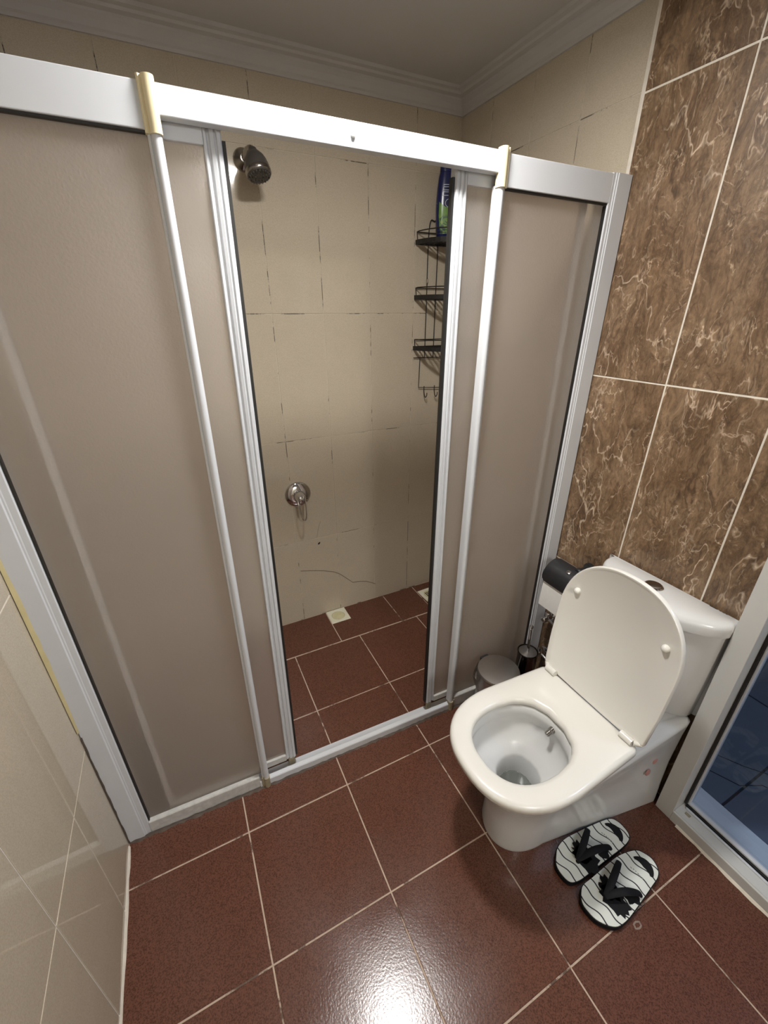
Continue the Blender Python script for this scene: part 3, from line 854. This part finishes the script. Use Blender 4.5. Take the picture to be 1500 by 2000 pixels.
# ------------------------------------------------------------------ toilet
TCY = -0.668
toilet = thing('toilet', 'white close-coupled toilet with raised lid against the brown wall', 'toilet', (XB, TCY, 0))
def dring(fu, ru, hw, hwr, z, cu=None, e=2.3, nf=28, dv=0.0, r=0.02):
    """D-shaped plan ring in toilet space: u away from the wall (= -x), v across (= y)"""
    if cu is None: cu = fu - hw*1.12
    pts = []
    for k in range(nf+1):
        t = math.pi*(k/nf - 0.5)
        c_, s_ = max(0.0, math.cos(t)), math.sin(t)
        pts.append((cu + (fu-cu)*c_**(2/e), hw*math.copysign(abs(s_)**(2/e), s_)))
    for t in (0.33, 0.66): pts.append((cu+(ru+r-cu)*t, hw+(hwr-hw)*t))
    for k in range(5):
        a = math.pi/2*k/4; pts.append((ru+r-r*math.sin(a), hwr-r+r*math.cos(a)))
    for t in (0.33, 0.66): pts.append((ru, (hwr-r)*(1-2*t)))
    for k in range(5):
        a = math.pi/2*k/4; pts.append((ru+r-r*math.cos(a), -(hwr-r)-r*math.sin(a)))
    for t in (0.66, 0.33): pts.append((cu+(ru+r-cu)*t, -(hw+(hwr-hw)*t)))
    return [(-u, v+dv, z) for u, v in pts]
NR = len(dring(0.7, 0.02, 0.17, 0.16, 0))
def ering(cu, a, b_, z, e=2.2, sq=0.0):
    """ellipse ring with as many points as dring, same start angle"""
    ref = dring(0.7, 0.3, 0.17, 0.16, 0)
    out = []
    for (x, y, _) in ref:
        t = math.atan2(y, (-x)-0.52)
        c_, s_ = math.cos(t), math.sin(t)
        out.append((-(cu + a*math.copysign(abs(c_)**(2/e), c_)), b_*math.copysign(abs(s_)**(2/e), s_), z))
    return out
# pan: outside skirt, rim, inner bowl down to the sump as one surface
bm = B()
rings = [dring(0.592, 0.02, 0.092, 0.164, 0.0, 0.46, 2.2),
         dring(0.596, 0.02, 0.096, 0.164, 0.02, 0.46, 2.2),
         dring(0.592, 0.02, 0.098, 0.160, 0.10, 0.45, 2.2),
         dring(0.602, 0.02, 0.108, 0.158, 0.19, 0.45, 2.2),
         dring(0.636, 0.02, 0.130, 0.160, 0.26, 0.46, 2.2),
         dring(0.678, 0.02, 0.155, 0.162, 0.32, 0.48, 2.3),
         dring(0.700, 0.02, 0.167, 0.165, 0.36, 0.50, 2.3),
         dring(0.704, 0.02, 0.169, 0.166, 0.378, 0.50, 2.3),
         dring(0.698, 0.024, 0.165, 0.158, 0.386, 0.50, 2.3),
         ering(0.532, 0.138, 0.120, 0.386),
         ering(0.532, 0.133, 0.116, 0.380),
         ering(0.532, 0.134, 0.117, 0.345),
         ering(0.530, 0.138, 0.121, 0.335),
         ering(0.528, 0.128, 0.112, 0.295),
         ering(0.525, 0.100, 0.090, 0.262),
         ering(0.516, 0.066, 0.064, 0.246),
         ering(0.514, 0.060, 0.058, 0.236),
         ering(0.516, 0.053, 0.052, 0.17),
         ering(0.518, 0.050, 0.048, 0.12)]
loft(bm, rings)
pan = obj('pan', bm, CERAM, toilet, True, angle=50)
bm = B(); loft(bm, [ering(0.5155, 0.0525, 0.0515, 0.176), ering(0.5155, 0.0528, 0.0518, 0.178)]); obj('bowl_water', bm, WATER, pan)
# bidet nozzle
bm = B(); lathe(bm, [(0.010, 0), (0.010, 0.010), (0.0075, 0.012), (0.0075, 0.026), (0.0055, 0.028)], (-0.398, 0.004, 0.362), (-0.95, 0.0, -0.30), 16); obj('bidet_nozzle', bm, CHROMED, toilet, True)
# little caps over fixing bolts on the near side
for px, pz in ((-0.135, 0.20), (-0.120, 0.245)):
    bm = B(); lathe(bm, [(0.011, 0), (0.011, 0.002), (0.008, 0.0035)], (px, -0.1525, pz), (0, -1, 0.1), 16)
    o = obj('bolt_cap', bm, PINKM, toilet, True); o['label'] = 'pale reddish plastic bolt cap'
# seat
bm = B()
def srings(zb_, zt_):
    o_ = lambda f, z: dring(0.722-f, 0.272+f, 0.180-f, 0.168-f, z, 0.515, 2.35, r=0.022)
    i_ = lambda f, z: ering(0.531, 0.133+f, 0.115+f, z, 2.35)
    zm = (zb_+zt_)/2
    return [o_(0.004, zb_), o_(0.0, zb_+0.004), o_(0.0, zt_-0.010), o_(0.004, zt_-0.003), o_(0.012, zt_), i_(0.014, zt_), i_(0.005, zt_-0.004), i_(0.0, zt_-0.011), i_(0.0, zb_+0.003), i_(0.003, zb_)]
R_ = srings(0.390, 0.416)
loft(bm, R_ + [R_[0]], False, False)
bmesh.ops.remove_doubles(bm, verts=bm.verts, dist=1e-6)
seat = obj('seat', bm, SEATM, toilet, True, angle=50)
# raised lid: D plate, nearly vertical, leaning slightly to the cistern
tilt = math.radians(5.5)
def lidpt(h, v, d):   # h up from hinge, v across, d depth towards the room
    return (-(0.268 - h*math.sin(tilt) + d*math.cos(tilt)), v, 0.410 + h*math.cos(tilt) + d*math.sin(tilt))
def lidring(f, d, n=30):
    pts = []
    H, hw, hr = 0.438-f, 0.180-f, 0.172-f
    cu = 0.235; e = 2.3
    for k in range(n+1):
        t = math.pi*(k/n-0.5); c_, s_ = max(0, math.cos(t)), math.sin(t)
        pts.append((cu+(H-cu)*c_**(2/e), hw*math.copysign(abs(s_)**(2/e), s_)))
    pts += [(0.12, hw-0.002), (0.02+f, hr), (0.008+f, hr-0.012), (0.006+f, 0.06), (0.006+f, -0.06), (0.008+f, -hr+0.012), (0.02+f, -hr), (0.12, -hw+0.002)]
    return [lidpt(h, v, d) for h, v in pts]
bm = B()
loft(bm, [lidring(0.006, -0.006), lidring(0.0, -0.001), lidring(0.0, 0.009), lidring(0.002, 0.0115), lidring(0.005, 0.0115), lidring(0.009, 0.0085)])
lid = obj('lid', bm, SEATM, toilet, True, angle=50)
for v_, h_ in ((0.133, 0.312), (-0.130, 0.312)):
    bm = B(); a = Vector(lidpt(h_, v_, 0.008)); b2 = Vector(lidpt(h_, v_, 0.03)); ax_ = (b2-a).normalized()
    lathe(bm, [(0.010, 0), (0.010, 0.004), (0.008, 0.009), (0.004, 0.012)], a, ax_, 16); obj('bumper', bm, SEATM, lid, True)
# hinges
for s in (1, -1):
    bm = B()
    tube(bm, [(-0.287, s*0.115, 0.424), (-0.287, s*0.150, 0.424)], 0.0105, 14)
    box(bm, -0.292, -0.272, min(s*0.118, s*0.147), max(s*0.118, s*0.147), 0.404, 0.424, 0.002)
    tube(bm, [(-0.283, s*0.150, 0.424), (-0.272, s*0.168, 0.426)], [0.008, 0.004], 10)
    obj('hinge', bm, SEATM, toilet, True)
# cistern
def tring(f, w_, z, dep):
    half = [(0.004, w_-0.012), (0.010, w_), (0.045, w_), (0.075, w_-0.016), (0.100, w_-0.045), (0.122, w_-0.080), (0.138, w_-0.125), (0.145, w_-0.165)]
    k = dep/0.147
    half = [(a*k if a > 0.02 else a, b_) for a, b_ in half]
    pts = half + [(a, -b_) for a, b_ in reversed(half)]
    pts = smooth_loop([(a, b_, 0) for a, b_ in pts], 3)
    out = []
    for p in pts:
        a, b_ = p.x, p.y
        a2 = a + (f if a < 0.03 else -f*min(1, a/0.1)); b2_ = b_ - math.copysign(min(abs(b_), f), b_)
        out.append((-a2, b2_+0.013, z))
    return out
bm = B(); loft(bm, [tring(0.004, 0.163, 0.3865, 0.125), tring(0, 0.166, 0.394, 0.128), tring(0, 0.170, 0.50, 0.137), tring(0, 0.174, 0.62, 0.145), tring(0, 0.176, 0.702, 0.149)])
cist = obj('cistern', bm, CERAM, toilet, True, angle=50)
bm = B(); loft(bm, [tring(0.004, 0.182, 0.7025, 0.154), tring(0, 0.184, 0.706, 0.157), tring(0, 0.186, 0.730, 0.159), tring(0.003, 0.186, 0.740, 0.159), tring(0.009, 0.186, 0.745, 0.159)])
clid = obj('cistern_lid', bm, CERAM, toilet, True, angle=50)
bm = B(); lathe(bm, [(0.026, 0.744), (0.026, 0.747), (0.023, 0.750), (0.021, 0.7485)], (-0.064, 0.030, 0), (0, 0, 1), 32)
fb = obj('flush_button', bm, CHROME, toilet, True)
bm = B(); lathe(bm, [(0.0205, 0.748), (0.0200, 0.7515), (0.016, 0.7525)], (-0.064, 0.030, 0), (0, 0, 1), 32)
bmesh.ops.bisect_plane(bm, geom=bm.verts[:]+bm.edges[:]+bm.faces[:], plane_co=(-0.064, 0.030, 0.75), plane_no=(0.7, 0.7, 0), clear_outer=False)
obj('button_half', bm, CHROMED, fb, True)
bm = B()
x_ = -0.010
for y0, y1, t in ((-0.095, -0.111, 0.0022), (-0.111, -0.114, 0.0014), (-0.119, -0.123, 0.0013), (-0.1245, -0.132, 0.001), (-0.1335, -0.138, 0.0014)):
    box(bm, x_-t/2, x_+t/2, min(y0, y1), max(y0, y1), 0.7449, 0.7455)
for v_ in bm.verts: v_.co.x += -0.004
obj('printed_mark', bm, PRINTB, clid)

# ------------------------------------------------------------------ toilet paper holder, valves
ph = thing('paper_holder', 'black covered toilet roll holder on the brown wall beside the screen', 'holder', (XB, -0.345, 0.60))
bm = B(); lathe(bm, [(0.024, 0.0), (0.024, -0.006), (0.016, -0.010), (0.014, -0.045), (0.019, -0.050), (0.019, -0.062), (0.015, -0.066)], (0, -0.047, 0.040), (1, 0, 0), 24); obj('wall_mount', bm, BLACKP, ph, True)
bm = B(); tube(bm, smooth_path([(-0.055, -0.047, 0.040), (-0.058, -0.060, 0.020), (-0.058, -0.060, -0.02), (-0.058, -0.045, -0.028), (-0.058, 0.045, -0.028)], 5), 0.005, 8); obj('roll_arm', bm, BLACKP, ph, True)
# curved cover plate
def coverpt(a, y): return (-0.058 - 0.062*math.cos(a), y, -0.012 + 0.062*math.sin(a))
bm = B(); ring = []
A0, A1 = math.radians(-12), math.radians(100)
for k in range(13):
    a = A0+(A1-A0)*k/12
    ins = 0.010*max(0, 1-min(k, 12-k)/2.0)**2
    r0 = Vector(coverpt(a, 0)); c0 = Vector((-0.058, 0, -0.012)); nrm = (r0-c0).normalized()
    ring.append([r0+Vector((0, -0.056+ins, 0)), r0+Vector((0, 0.052-ins, 0)), r0-nrm*0.003+Vector((0, 0.052-ins, 0)), r0-nrm*0.003+Vector((0, -0.056+ins, 0))])
loft(bm, ring); obj('cover', bm, BLACKP, ph, True)
bm = B(); lathe(bm, [(0.0085, 0), (0.0085, 0.0025), (0.006, 0.0035)], Vector(coverpt(math.radians(62), -0.030)), Vector((-math.cos(math.radians(62)), 0, math.sin(math.radians(62)))), 14); obj('rivet', bm, CHROMED, ph, True)
tp = thing('toilet_roll', 'white toilet paper roll with a hanging sheet under the black cover', 'paper', (XB-0.058, -0.345, 0.588))
bm = B()
n = 32
o_ = lambda r, y: [(r*math.cos(2*math.pi*k/n), y, r*math.sin(2*math.pi*k/n)) for k in range(n)]
loft(bm, [o_(0.020, -0.047), o_(0.050, -0.047), o_(0.052, -0.045), o_(0.052, 0.045), o_(0.050, 0.047), o_(0.020, 0.047), o_(0.020, -0.047)], False, False)
bmesh.ops.remove_doubles(bm, verts=bm.verts, dist=1e-6)
obj('roll', bm, PAPER, tp, True)
bm = B(); ring = []
for k, (x, z) in enumerate(((-0.0525, 0.004), (-0.0545, -0.015), (-0.0565, -0.04), (-0.058, -0.07), (-0.059, -0.095), (-0.059, -0.118))):
    ring.append([(x, -0.046, z), (x, 0.046, z-0.002), (x+0.0012, 0.046, z-0.002), (x+0.0012, -0.046, z)])
loft(bm, ring); obj('hanging_sheet', bm, PAPER, tp, True)

def valve(z, label):
    v_ = thing('angle_valve', label, 'valve', (XB, -0.283, z), 0, 'chrome angle valves on the brown wall')
    bm = B(); lathe(bm, [(0.020, 0), (0.020, -0.003), (0.014, -0.008), (0.009, -0.010), (0.009, -0.035), (0.011, -0.037), (0.011, -0.052), (0.008, -0.055)], (0, 0, 0), (1, 0, 0), 24); obj('valve_body', bm, CHROME, v_, True)
    bm = B(); lathe(bm, [(0.009, -0.004), (0.0105, 0.004), (0.0105, 0.016), (0.008, 0.019)], (-0.030, 0, 0.010), (0, 0, 1), 16); obj('valve_handle', bm, CHROME, v_, True)
    bm = B(); tube(bm, smooth_path([(-0.030, -0.006, 0), (-0.030, -0.03, -0.004), (-0.028, -0.075, -0.02), (-0.022, -0.11, -0.03)], 5), 0.0048, 8); obj('supply_hose', bm, STEELB, v_, True)
valve(0.352, 'upper chrome angle valve on the brown wall below the toilet paper')
valve(0.168, 'lower chrome angle valve on the brown wall beside the toilet brush')

# ------------------------------------------------------------------ pedal bin and toilet brush
bn = thing('pedal_bin', 'small round steel pedal bin between the shower screen and the toilet', 'bin', (0.957, -0.330, 0))
bm = B(); lathe(bm, [(0.078, 0.0), (0.080, 0.004), (0.080, 0.014), (0.077, 0.016)], n=40); obj('bin_base', bm, BLACKP, bn, True)
bm = B(); lathe(bm, [(0.076, 0.014), (0.076, 0.226), (0.0755, 0.229)], n=48); obj('bin_body', bm, STEELB, bn, True)
bm = B(); lathe(bm, [(0.0775, 0.229), (0.0790, 0.231), (0.0790, 0.238), (0.0765, 0.243), (0.050, 0.248), (0.0, 0.2495)][:5], n=48); obj('bin_lid', bm, STEELB, bn, True)
bm = B(); box(bm, -0.018, 0.018, 0.072, 0.090, 0.215, 0.238, 0.003); obj('lid_hinge', bm, BLACKP, bn)
bm = B(); box(bm, -0.020, 0.020, -0.100, -0.074, 0.008, 0.014, 0.002); obj('pedal', bm, BLACKP, bn)
bm = B(); ring = []
for j, (r, z) in enumerate(((0.0775, 0.2275), (0.083, 0.224), (0.084, 0.208), (0.082, 0.188), (0.0785, 0.17))):
    row = []
    for k in range(48):
        a = 2*math.pi*k/48
        bulge = 0.013*max(0, math.cos(a-math.radians(185)))**2*(1 if 0 < j < 4 else 0.15)
        rr = r + bulge + 0.0022*math.sin(7*a+j)*(j > 0) ; rr = max(0.0772, rr)
        row.append((rr*math.cos(a), rr*math.sin(a), z + 0.006*math.sin(3*a+1)*(j > 1)))
    ring.append(row)
loft(bm, ring, False, False); bg = obj('bin_liner', bm, BAGM, bn, True); bg['label'] = 'clear plastic liner hanging over the rim'

br = thing('toilet_brush', 'toilet brush in a dark chrome cup in the corner by the screen', 'brush', (1.128, -0.303, 0))
bm = B(); lathe(bm, [(0.040, 0.0), (0.042, 0.003), (0.0385, 0.10), (0.0385, 0.232), (0.0400, 0.234), (0.0400, 0.240), (0.0372, 0.241), (0.0365, 0.232)], n=40, cap1=False); obj('brush_cup', bm, plain('dark_chrome', (0.085, 0.078, 0.074), 0.15, 1.0), br, True)
bm = B(); lathe(bm, [(0.0362, 0.2335), (0.0355, 0.2375), (0.012, 0.2395)], n=40); obj('cup_lid', bm, STEELB, br, True)
bm = B(); tube(bm, [(0, 0, 0.238), (0.004, 0.006, 0.30), (0.007, 0.010, 0.345)], 0.0052, 12); lathe(bm, [(0.0052, 0), (0.0075, 0.004), (0.0075, 0.012), (0.004, 0.016)], (0.007, 0.010, 0.343), (0.05, 0.06, 1), 14); obj('brush_handle', bm, CHROME, br, True)

# ------------------------------------------------------------------ flip-flops
def slipper(outline, loc, ang, toe, anchors, label, seed):
    """outline in world xy; local x axis runs towards the toe"""
    t = thing('flip_flop', label, 'flip-flop', (loc[0], loc[1], 0), ang, 'pair of black and white flip-flops')
    Ri = Matrix.Rotation(-ang, 3, 'Z')
    def L(p, z=0.0):
        q = Ri @ Vector((p[0]-loc[0], p[1]-loc[1], 0)); return Vector((q.x, q.y, z))
    base = smooth_loop([L(p) for p in outline], 4)
    cen = sum(base, Vector())/len(base)
    def rr(f, z): return [((p.x-cen.x)*f+cen.x, (p.y-cen.y)*f+cen.y, z) for p in base]
    bm = B(); loft(bm, [rr(0.985, 0.0), rr(1.0, 0.003), rr(1.005, 0.010), rr(1.0, 0.018)]); obj('sole', bm, FABRIC, t, True)
    bm = B(); loft(bm, [rr(0.975, 0.0181), rr(0.972, 0.0200)]); obj('insole', bm, INSOLE, t)
    rnd = random.Random(seed)
    def blob(c, ax_, by, n_=22, jag=0.3, rot=0.0):
        bm = B(); r0 = []; r1 = []
        for k in range(n_):
            a = 2*math.pi*k/n_; q = 1 + jag*(rnd.random()-0.5)*2*(k % 2)
            x, y = ax_*q*math.cos(a), by*q*math.sin(a)
            cx_, sx = math.cos(rot), math.sin(rot)
            r0.append((c.x+x*cx_-y*sx, c.y+x*sx+y*cx_, 0.0199)); r1.append((c.x+x*cx_-y*sx, c.y+x*sx+y*cx_, 0.0204))
        loft(bm, [r0, r1]); return bm
    T = L(toe, 0.0205); As = [L(a, 0.021) for a in anchors]
    # printed palm silhouettes under the strap, printed arc on the heel
    obj('palm_print', blob(T*0.72+As[0]*0.28, 0.024, 0.028, 26, 0.35), PRINTB, t)
    obj('palm_print', blob(T*0.70+As[1]*0.30+Vector((0.004, 0, 0)), 0.028, 0.036, 26, 0.3), PRINTB, t)
    obj('palm_print', blob(As[1]*0.78+T*0.22, 0.018, 0.019, 18, 0.35), PRINTB, t)
    bm = B(); ring = []
    minx = min(p.x for p in base); hc_ = Vector((minx+0.060, cen.y, 0))
    for k in range(15):
        a = math.radians(112 + 140*k/14); r_o = 0.0385; r_i = 0.0385-0.024*math.sin(math.pi*(0.12+0.78*k/14))
        ca, sa = math.cos(a), math.sin(a)
        ring.append([(hc_.x+r_o*1.05*ca, hc_.y+r_o*sa*0.82, 0.0199), (hc_.x+r_o*1.05*ca, hc_.y+r_o*sa*0.82, 0.0204), (hc_.x+r_i*1.05*ca, hc_.y+r_i*sa*0.82, 0.0204), (hc_.x+r_i*1.05*ca, hc_.y+r_i*sa*0.82, 0.0199)])
    loft(bm, ring); obj('heel_print', bm, PRINTB, t)
    bm = B()
    for k in range(6):
        y = cen.y - 0.017 + k*0.0062; x = hc_.x + 0.014 - 0.0012*math.sin(k) - (y-cen.y)*0.22
        box(bm, x-0.0012-0.0006*(k % 2), x+0.0012, y, y+0.0035+0.001*(k % 3 == 0), 0.0199, 0.0203)
    obj('small_print', bm, PRINTG, t)
    # thong straps: toe post, two bands to the sides, anchors bulging out
    for A in As:
        m1 = T*0.72 + A*0.28; m2 = T*0.38 + A*0.62
        p = smooth_path([T+Vector((0.002, 0, 0.016)), m1+Vector((0, 0, 0.026)), m2+Vector((0, 0, 0.027)), A+Vector((0, 0, 0.009)), A+Vector((0, 0, -0.004))], 6)
        n_ = len(p); rad = [0.0055+0.0045*math.sin(math.pi*min(1, 0.15+k/(n_-1)*0.95)) for k in range(n_)]
        bm = B(); tube(bm, p, rad, 10, flat=0.42, up=(0, 0, 1)); obj('strap', bm, FABRIC, t, True)
    bm = B(); lathe(bm, [(0.006, 0.0), (0.0042, 0.003), (0.0042, 0.014), (0.0075, 0.017), (0.005, 0.020)], T-Vector((0, 0, 0.001)), (0, 0, 1), 12); obj('toe_post', bm, FABRIC, t, True)
    return t
OF = [(0.791, -0.899), (0.811, -0.888), (0.85, -0.887), (0.902, -0.885), (0.956, -0.884), (0.993, -0.889), (1.027, -0.899), (1.041, -0.915), (1.048, -0.935), (1.040, -0.957), (1.021, -0.970), (0.987, -0.976), (0.948, -0.982), (0.899, -0.989), (0.856, -0.994), (0.821, -0.992), (0.799, -0.979), (0.781, -0.957), (0.775, -0.933), (0.777, -0.914)]
OR = [(0.799, -0.806), (0.819, -0.793), (0.855, -0.786), (0.91, -0.790), (0.97, -0.797), (1.03, -0.808), (1.047, -0.825), (1.050, -0.845), (1.046, -0.865), (1.03, -0.876), (0.995, -0.880), (0.946, -0.880), (0.887, -0.8805), (0.845, -0.881), (0.81, -0.880), (0.785, -0.872), (0.777, -0.851), (0.780, -0.825)]
slipper(OF, (0.912, -0.937), math.radians(180), (0.842, -0.937), [(0.945, -0.899), (0.932, -0.974)], 'nearer flip-flop with white wave-lined insole, its toe on the open floor', 3).location.y -= 0.003
slipper(OR, (0.914, -0.835), math.radians(180), (0.845, -0.846), [(0.935, -0.803), (0.955, -0.865)], 'rear flip-flop tucked in the shade against the toilet foot', 11)

# ------------------------------------------------------------------ door in the right wall and the room beyond
DX = 1.212                                # room-side face of the frame
dr = bpy.data.objects.new('door_1', None); dr.location = (DX, DY0, 0); link(dr)
struct(dr, 'white framed glazed door beside the cistern', None)
FW = 0.047
bm = B(); box(bm, 0.0, 0.088, -FW, 0.0, 0.0, DZ-0.002, 0.0015); obj('door_jamb', bm, PVC, dr)
bm = B(); box(bm, 0.0, 0.088, DY1-DY0+0.002, DY1-DY0+FW, 0.0, DZ-0.002, 0.0015); obj('door_jamb', bm, PVC, dr)
bm = B(); box(bm, 0.0, 0.088, DY1-DY0+FW+0.0005, -FW-0.0005, DZ-FW, DZ-0.002, 0.0015); obj('door_head', bm, PVC, dr)
L0, L1 = DY1-DY0+FW+0.0005, -FW-0.0005
bm = B(); loft(bm, [[(0.0, y, 0.0), (0.0, y, 0.040), (0.0012, y, 0.0412), (0.004, y, 0.0412), (0.0048, y, 0.0400), (0.006, y, 0.0400), (0.007, y, 0.0425), (0.046, y, 0.0435), (0.088, y, 0.0435), (0.088, y, 0.0)] for y in (L0, L1)]); obj('door_sill', bm, PVC, dr)
bm = B(); box(bm, 0.024, 0.033, -FW-0.035, -FW-0.020, 0.043, 0.0455, 0.001); o = obj('drain_plug', bm, CAPD, dr)
# leaf : dark gasket, slim bead, pane
bm = B(); box(bm, 0.049, 0.062, L1-0.007, L1-0.0003, 0.052, DZ-FW-0.002); box(bm, 0.049, 0.062, L0+0.0003, L1-0.0075, 0.0437, 0.0505); obj('gasket', bm, RUBBER, dr)
bm = B(); box(bm, 0.055, 0.080, L1-0.0125, L1-0.0075, 0.060, DZ-FW-0.002, 0.001); box(bm, 0.055, 0.080, L0+0.0003, L1-0.0075, 0.051, 0.0575, 0.001); box(bm, 0.040, 0.047, L0+0.0003, L1-0.012, 0.0437, 0.0475, 0.001); obj('glazing_bead', bm, ALU, dr)
bm = B(); box(bm, 0.066, 0.070, L0+0.0005, L1-0.010, 0.056, DZ-FW-0.003); obj('door_pane', bm, DGLASS, dr)
# sealant between sill and floor
bm = B(); rg = []
y = DY1
while y < DY0-0.06:
    t = random.uniform(0.004, 0.008); rg.append([(DX-t, y, 0.0003), (DX-0.0008, y, 0.006), (DX+0.0, y, 0.006), (DX+0.0, y, 0.0003)]); y += 0.03
loft(bm, rg); struct(obj('trim_4', bm, SILW, None, True), 'pale sealant line along the door sill', None)
# adjoining room: threshold strip, blue-grey tiles, walls
bm = B(); box(bm, XB+0.0902, 3.0, -1.9, 0.4, -0.12, -0.003)
nf = struct(obj('floor_next_room', bm, BLUEG), 'dark blue-grey tiled floor seen through the door glass', None)
nx = [1.405, 1.99, 2.52, 3.0]; ny = [-1.9, -1.47, -0.94, -0.41, 0.12, 0.4]
tiles(nf, (0, 0, -TH), (1, 0, 0), (0, 1, 0), nx, ny, 0.007, TH, 0.001, BLUET)
bm = B(); box(bm, DX+0.0885, 1.402, DY1, DY0, -0.0012, 0.006, 0.001); box(bm, XB+0.0902, 1.402, -1.9, DY1-0.001, -0.0028, 0.006); box(bm, XB+0.0902, 1.402, DY0+0.001, 0.4, -0.0028, 0.006)
obj('threshold', bm, THRESH, nf)
bm = B()
for pth in ([(1.47, -0.80, 0.0003), (1.53, -0.93, 0.0003), (1.60, -0.965, 0.0003), (1.68, -1.10, 0.0003), (1.72, -1.22, 0.0003)], [(1.55, -0.78, 0.0003), (1.62, -0.90, 0.0003), (1.74, -1.05, 0.0003)]):
    tube(bm, pth, 0.0016, 4)
obj('tile_crack', bm, BLUEG, nf)
bm = B()
box(bm, 3.0, 3.1, -1.9, 0.4, -0.12, 2.5); box(bm, XB+0.0902, 3.1, 0.4, 0.5, -0.12, 2.5); box(bm, XB+0.0902, 3.1, -2.0, -1.9, -0.12, 2.5); box(bm, XB+0.0902, 3.1, -2.0, 0.5, 2.5, 2.6)
struct(obj('wall_next_room', bm, BWALL), 'dim blue-grey walls of the adjoining room', None)
ld = bpy.data.lights.new('next_room_fill', 'POINT'); ld.energy = 26; ld.color = (0.84, 0.91, 1.0); ld.shadow_soft_size = 0.08  # added unseen light, brightens the view through the door glass
lo = bpy.data.objects.new('next_room_fill', ld); lo.location = (1.85, -1.72, 1.9); link(lo)
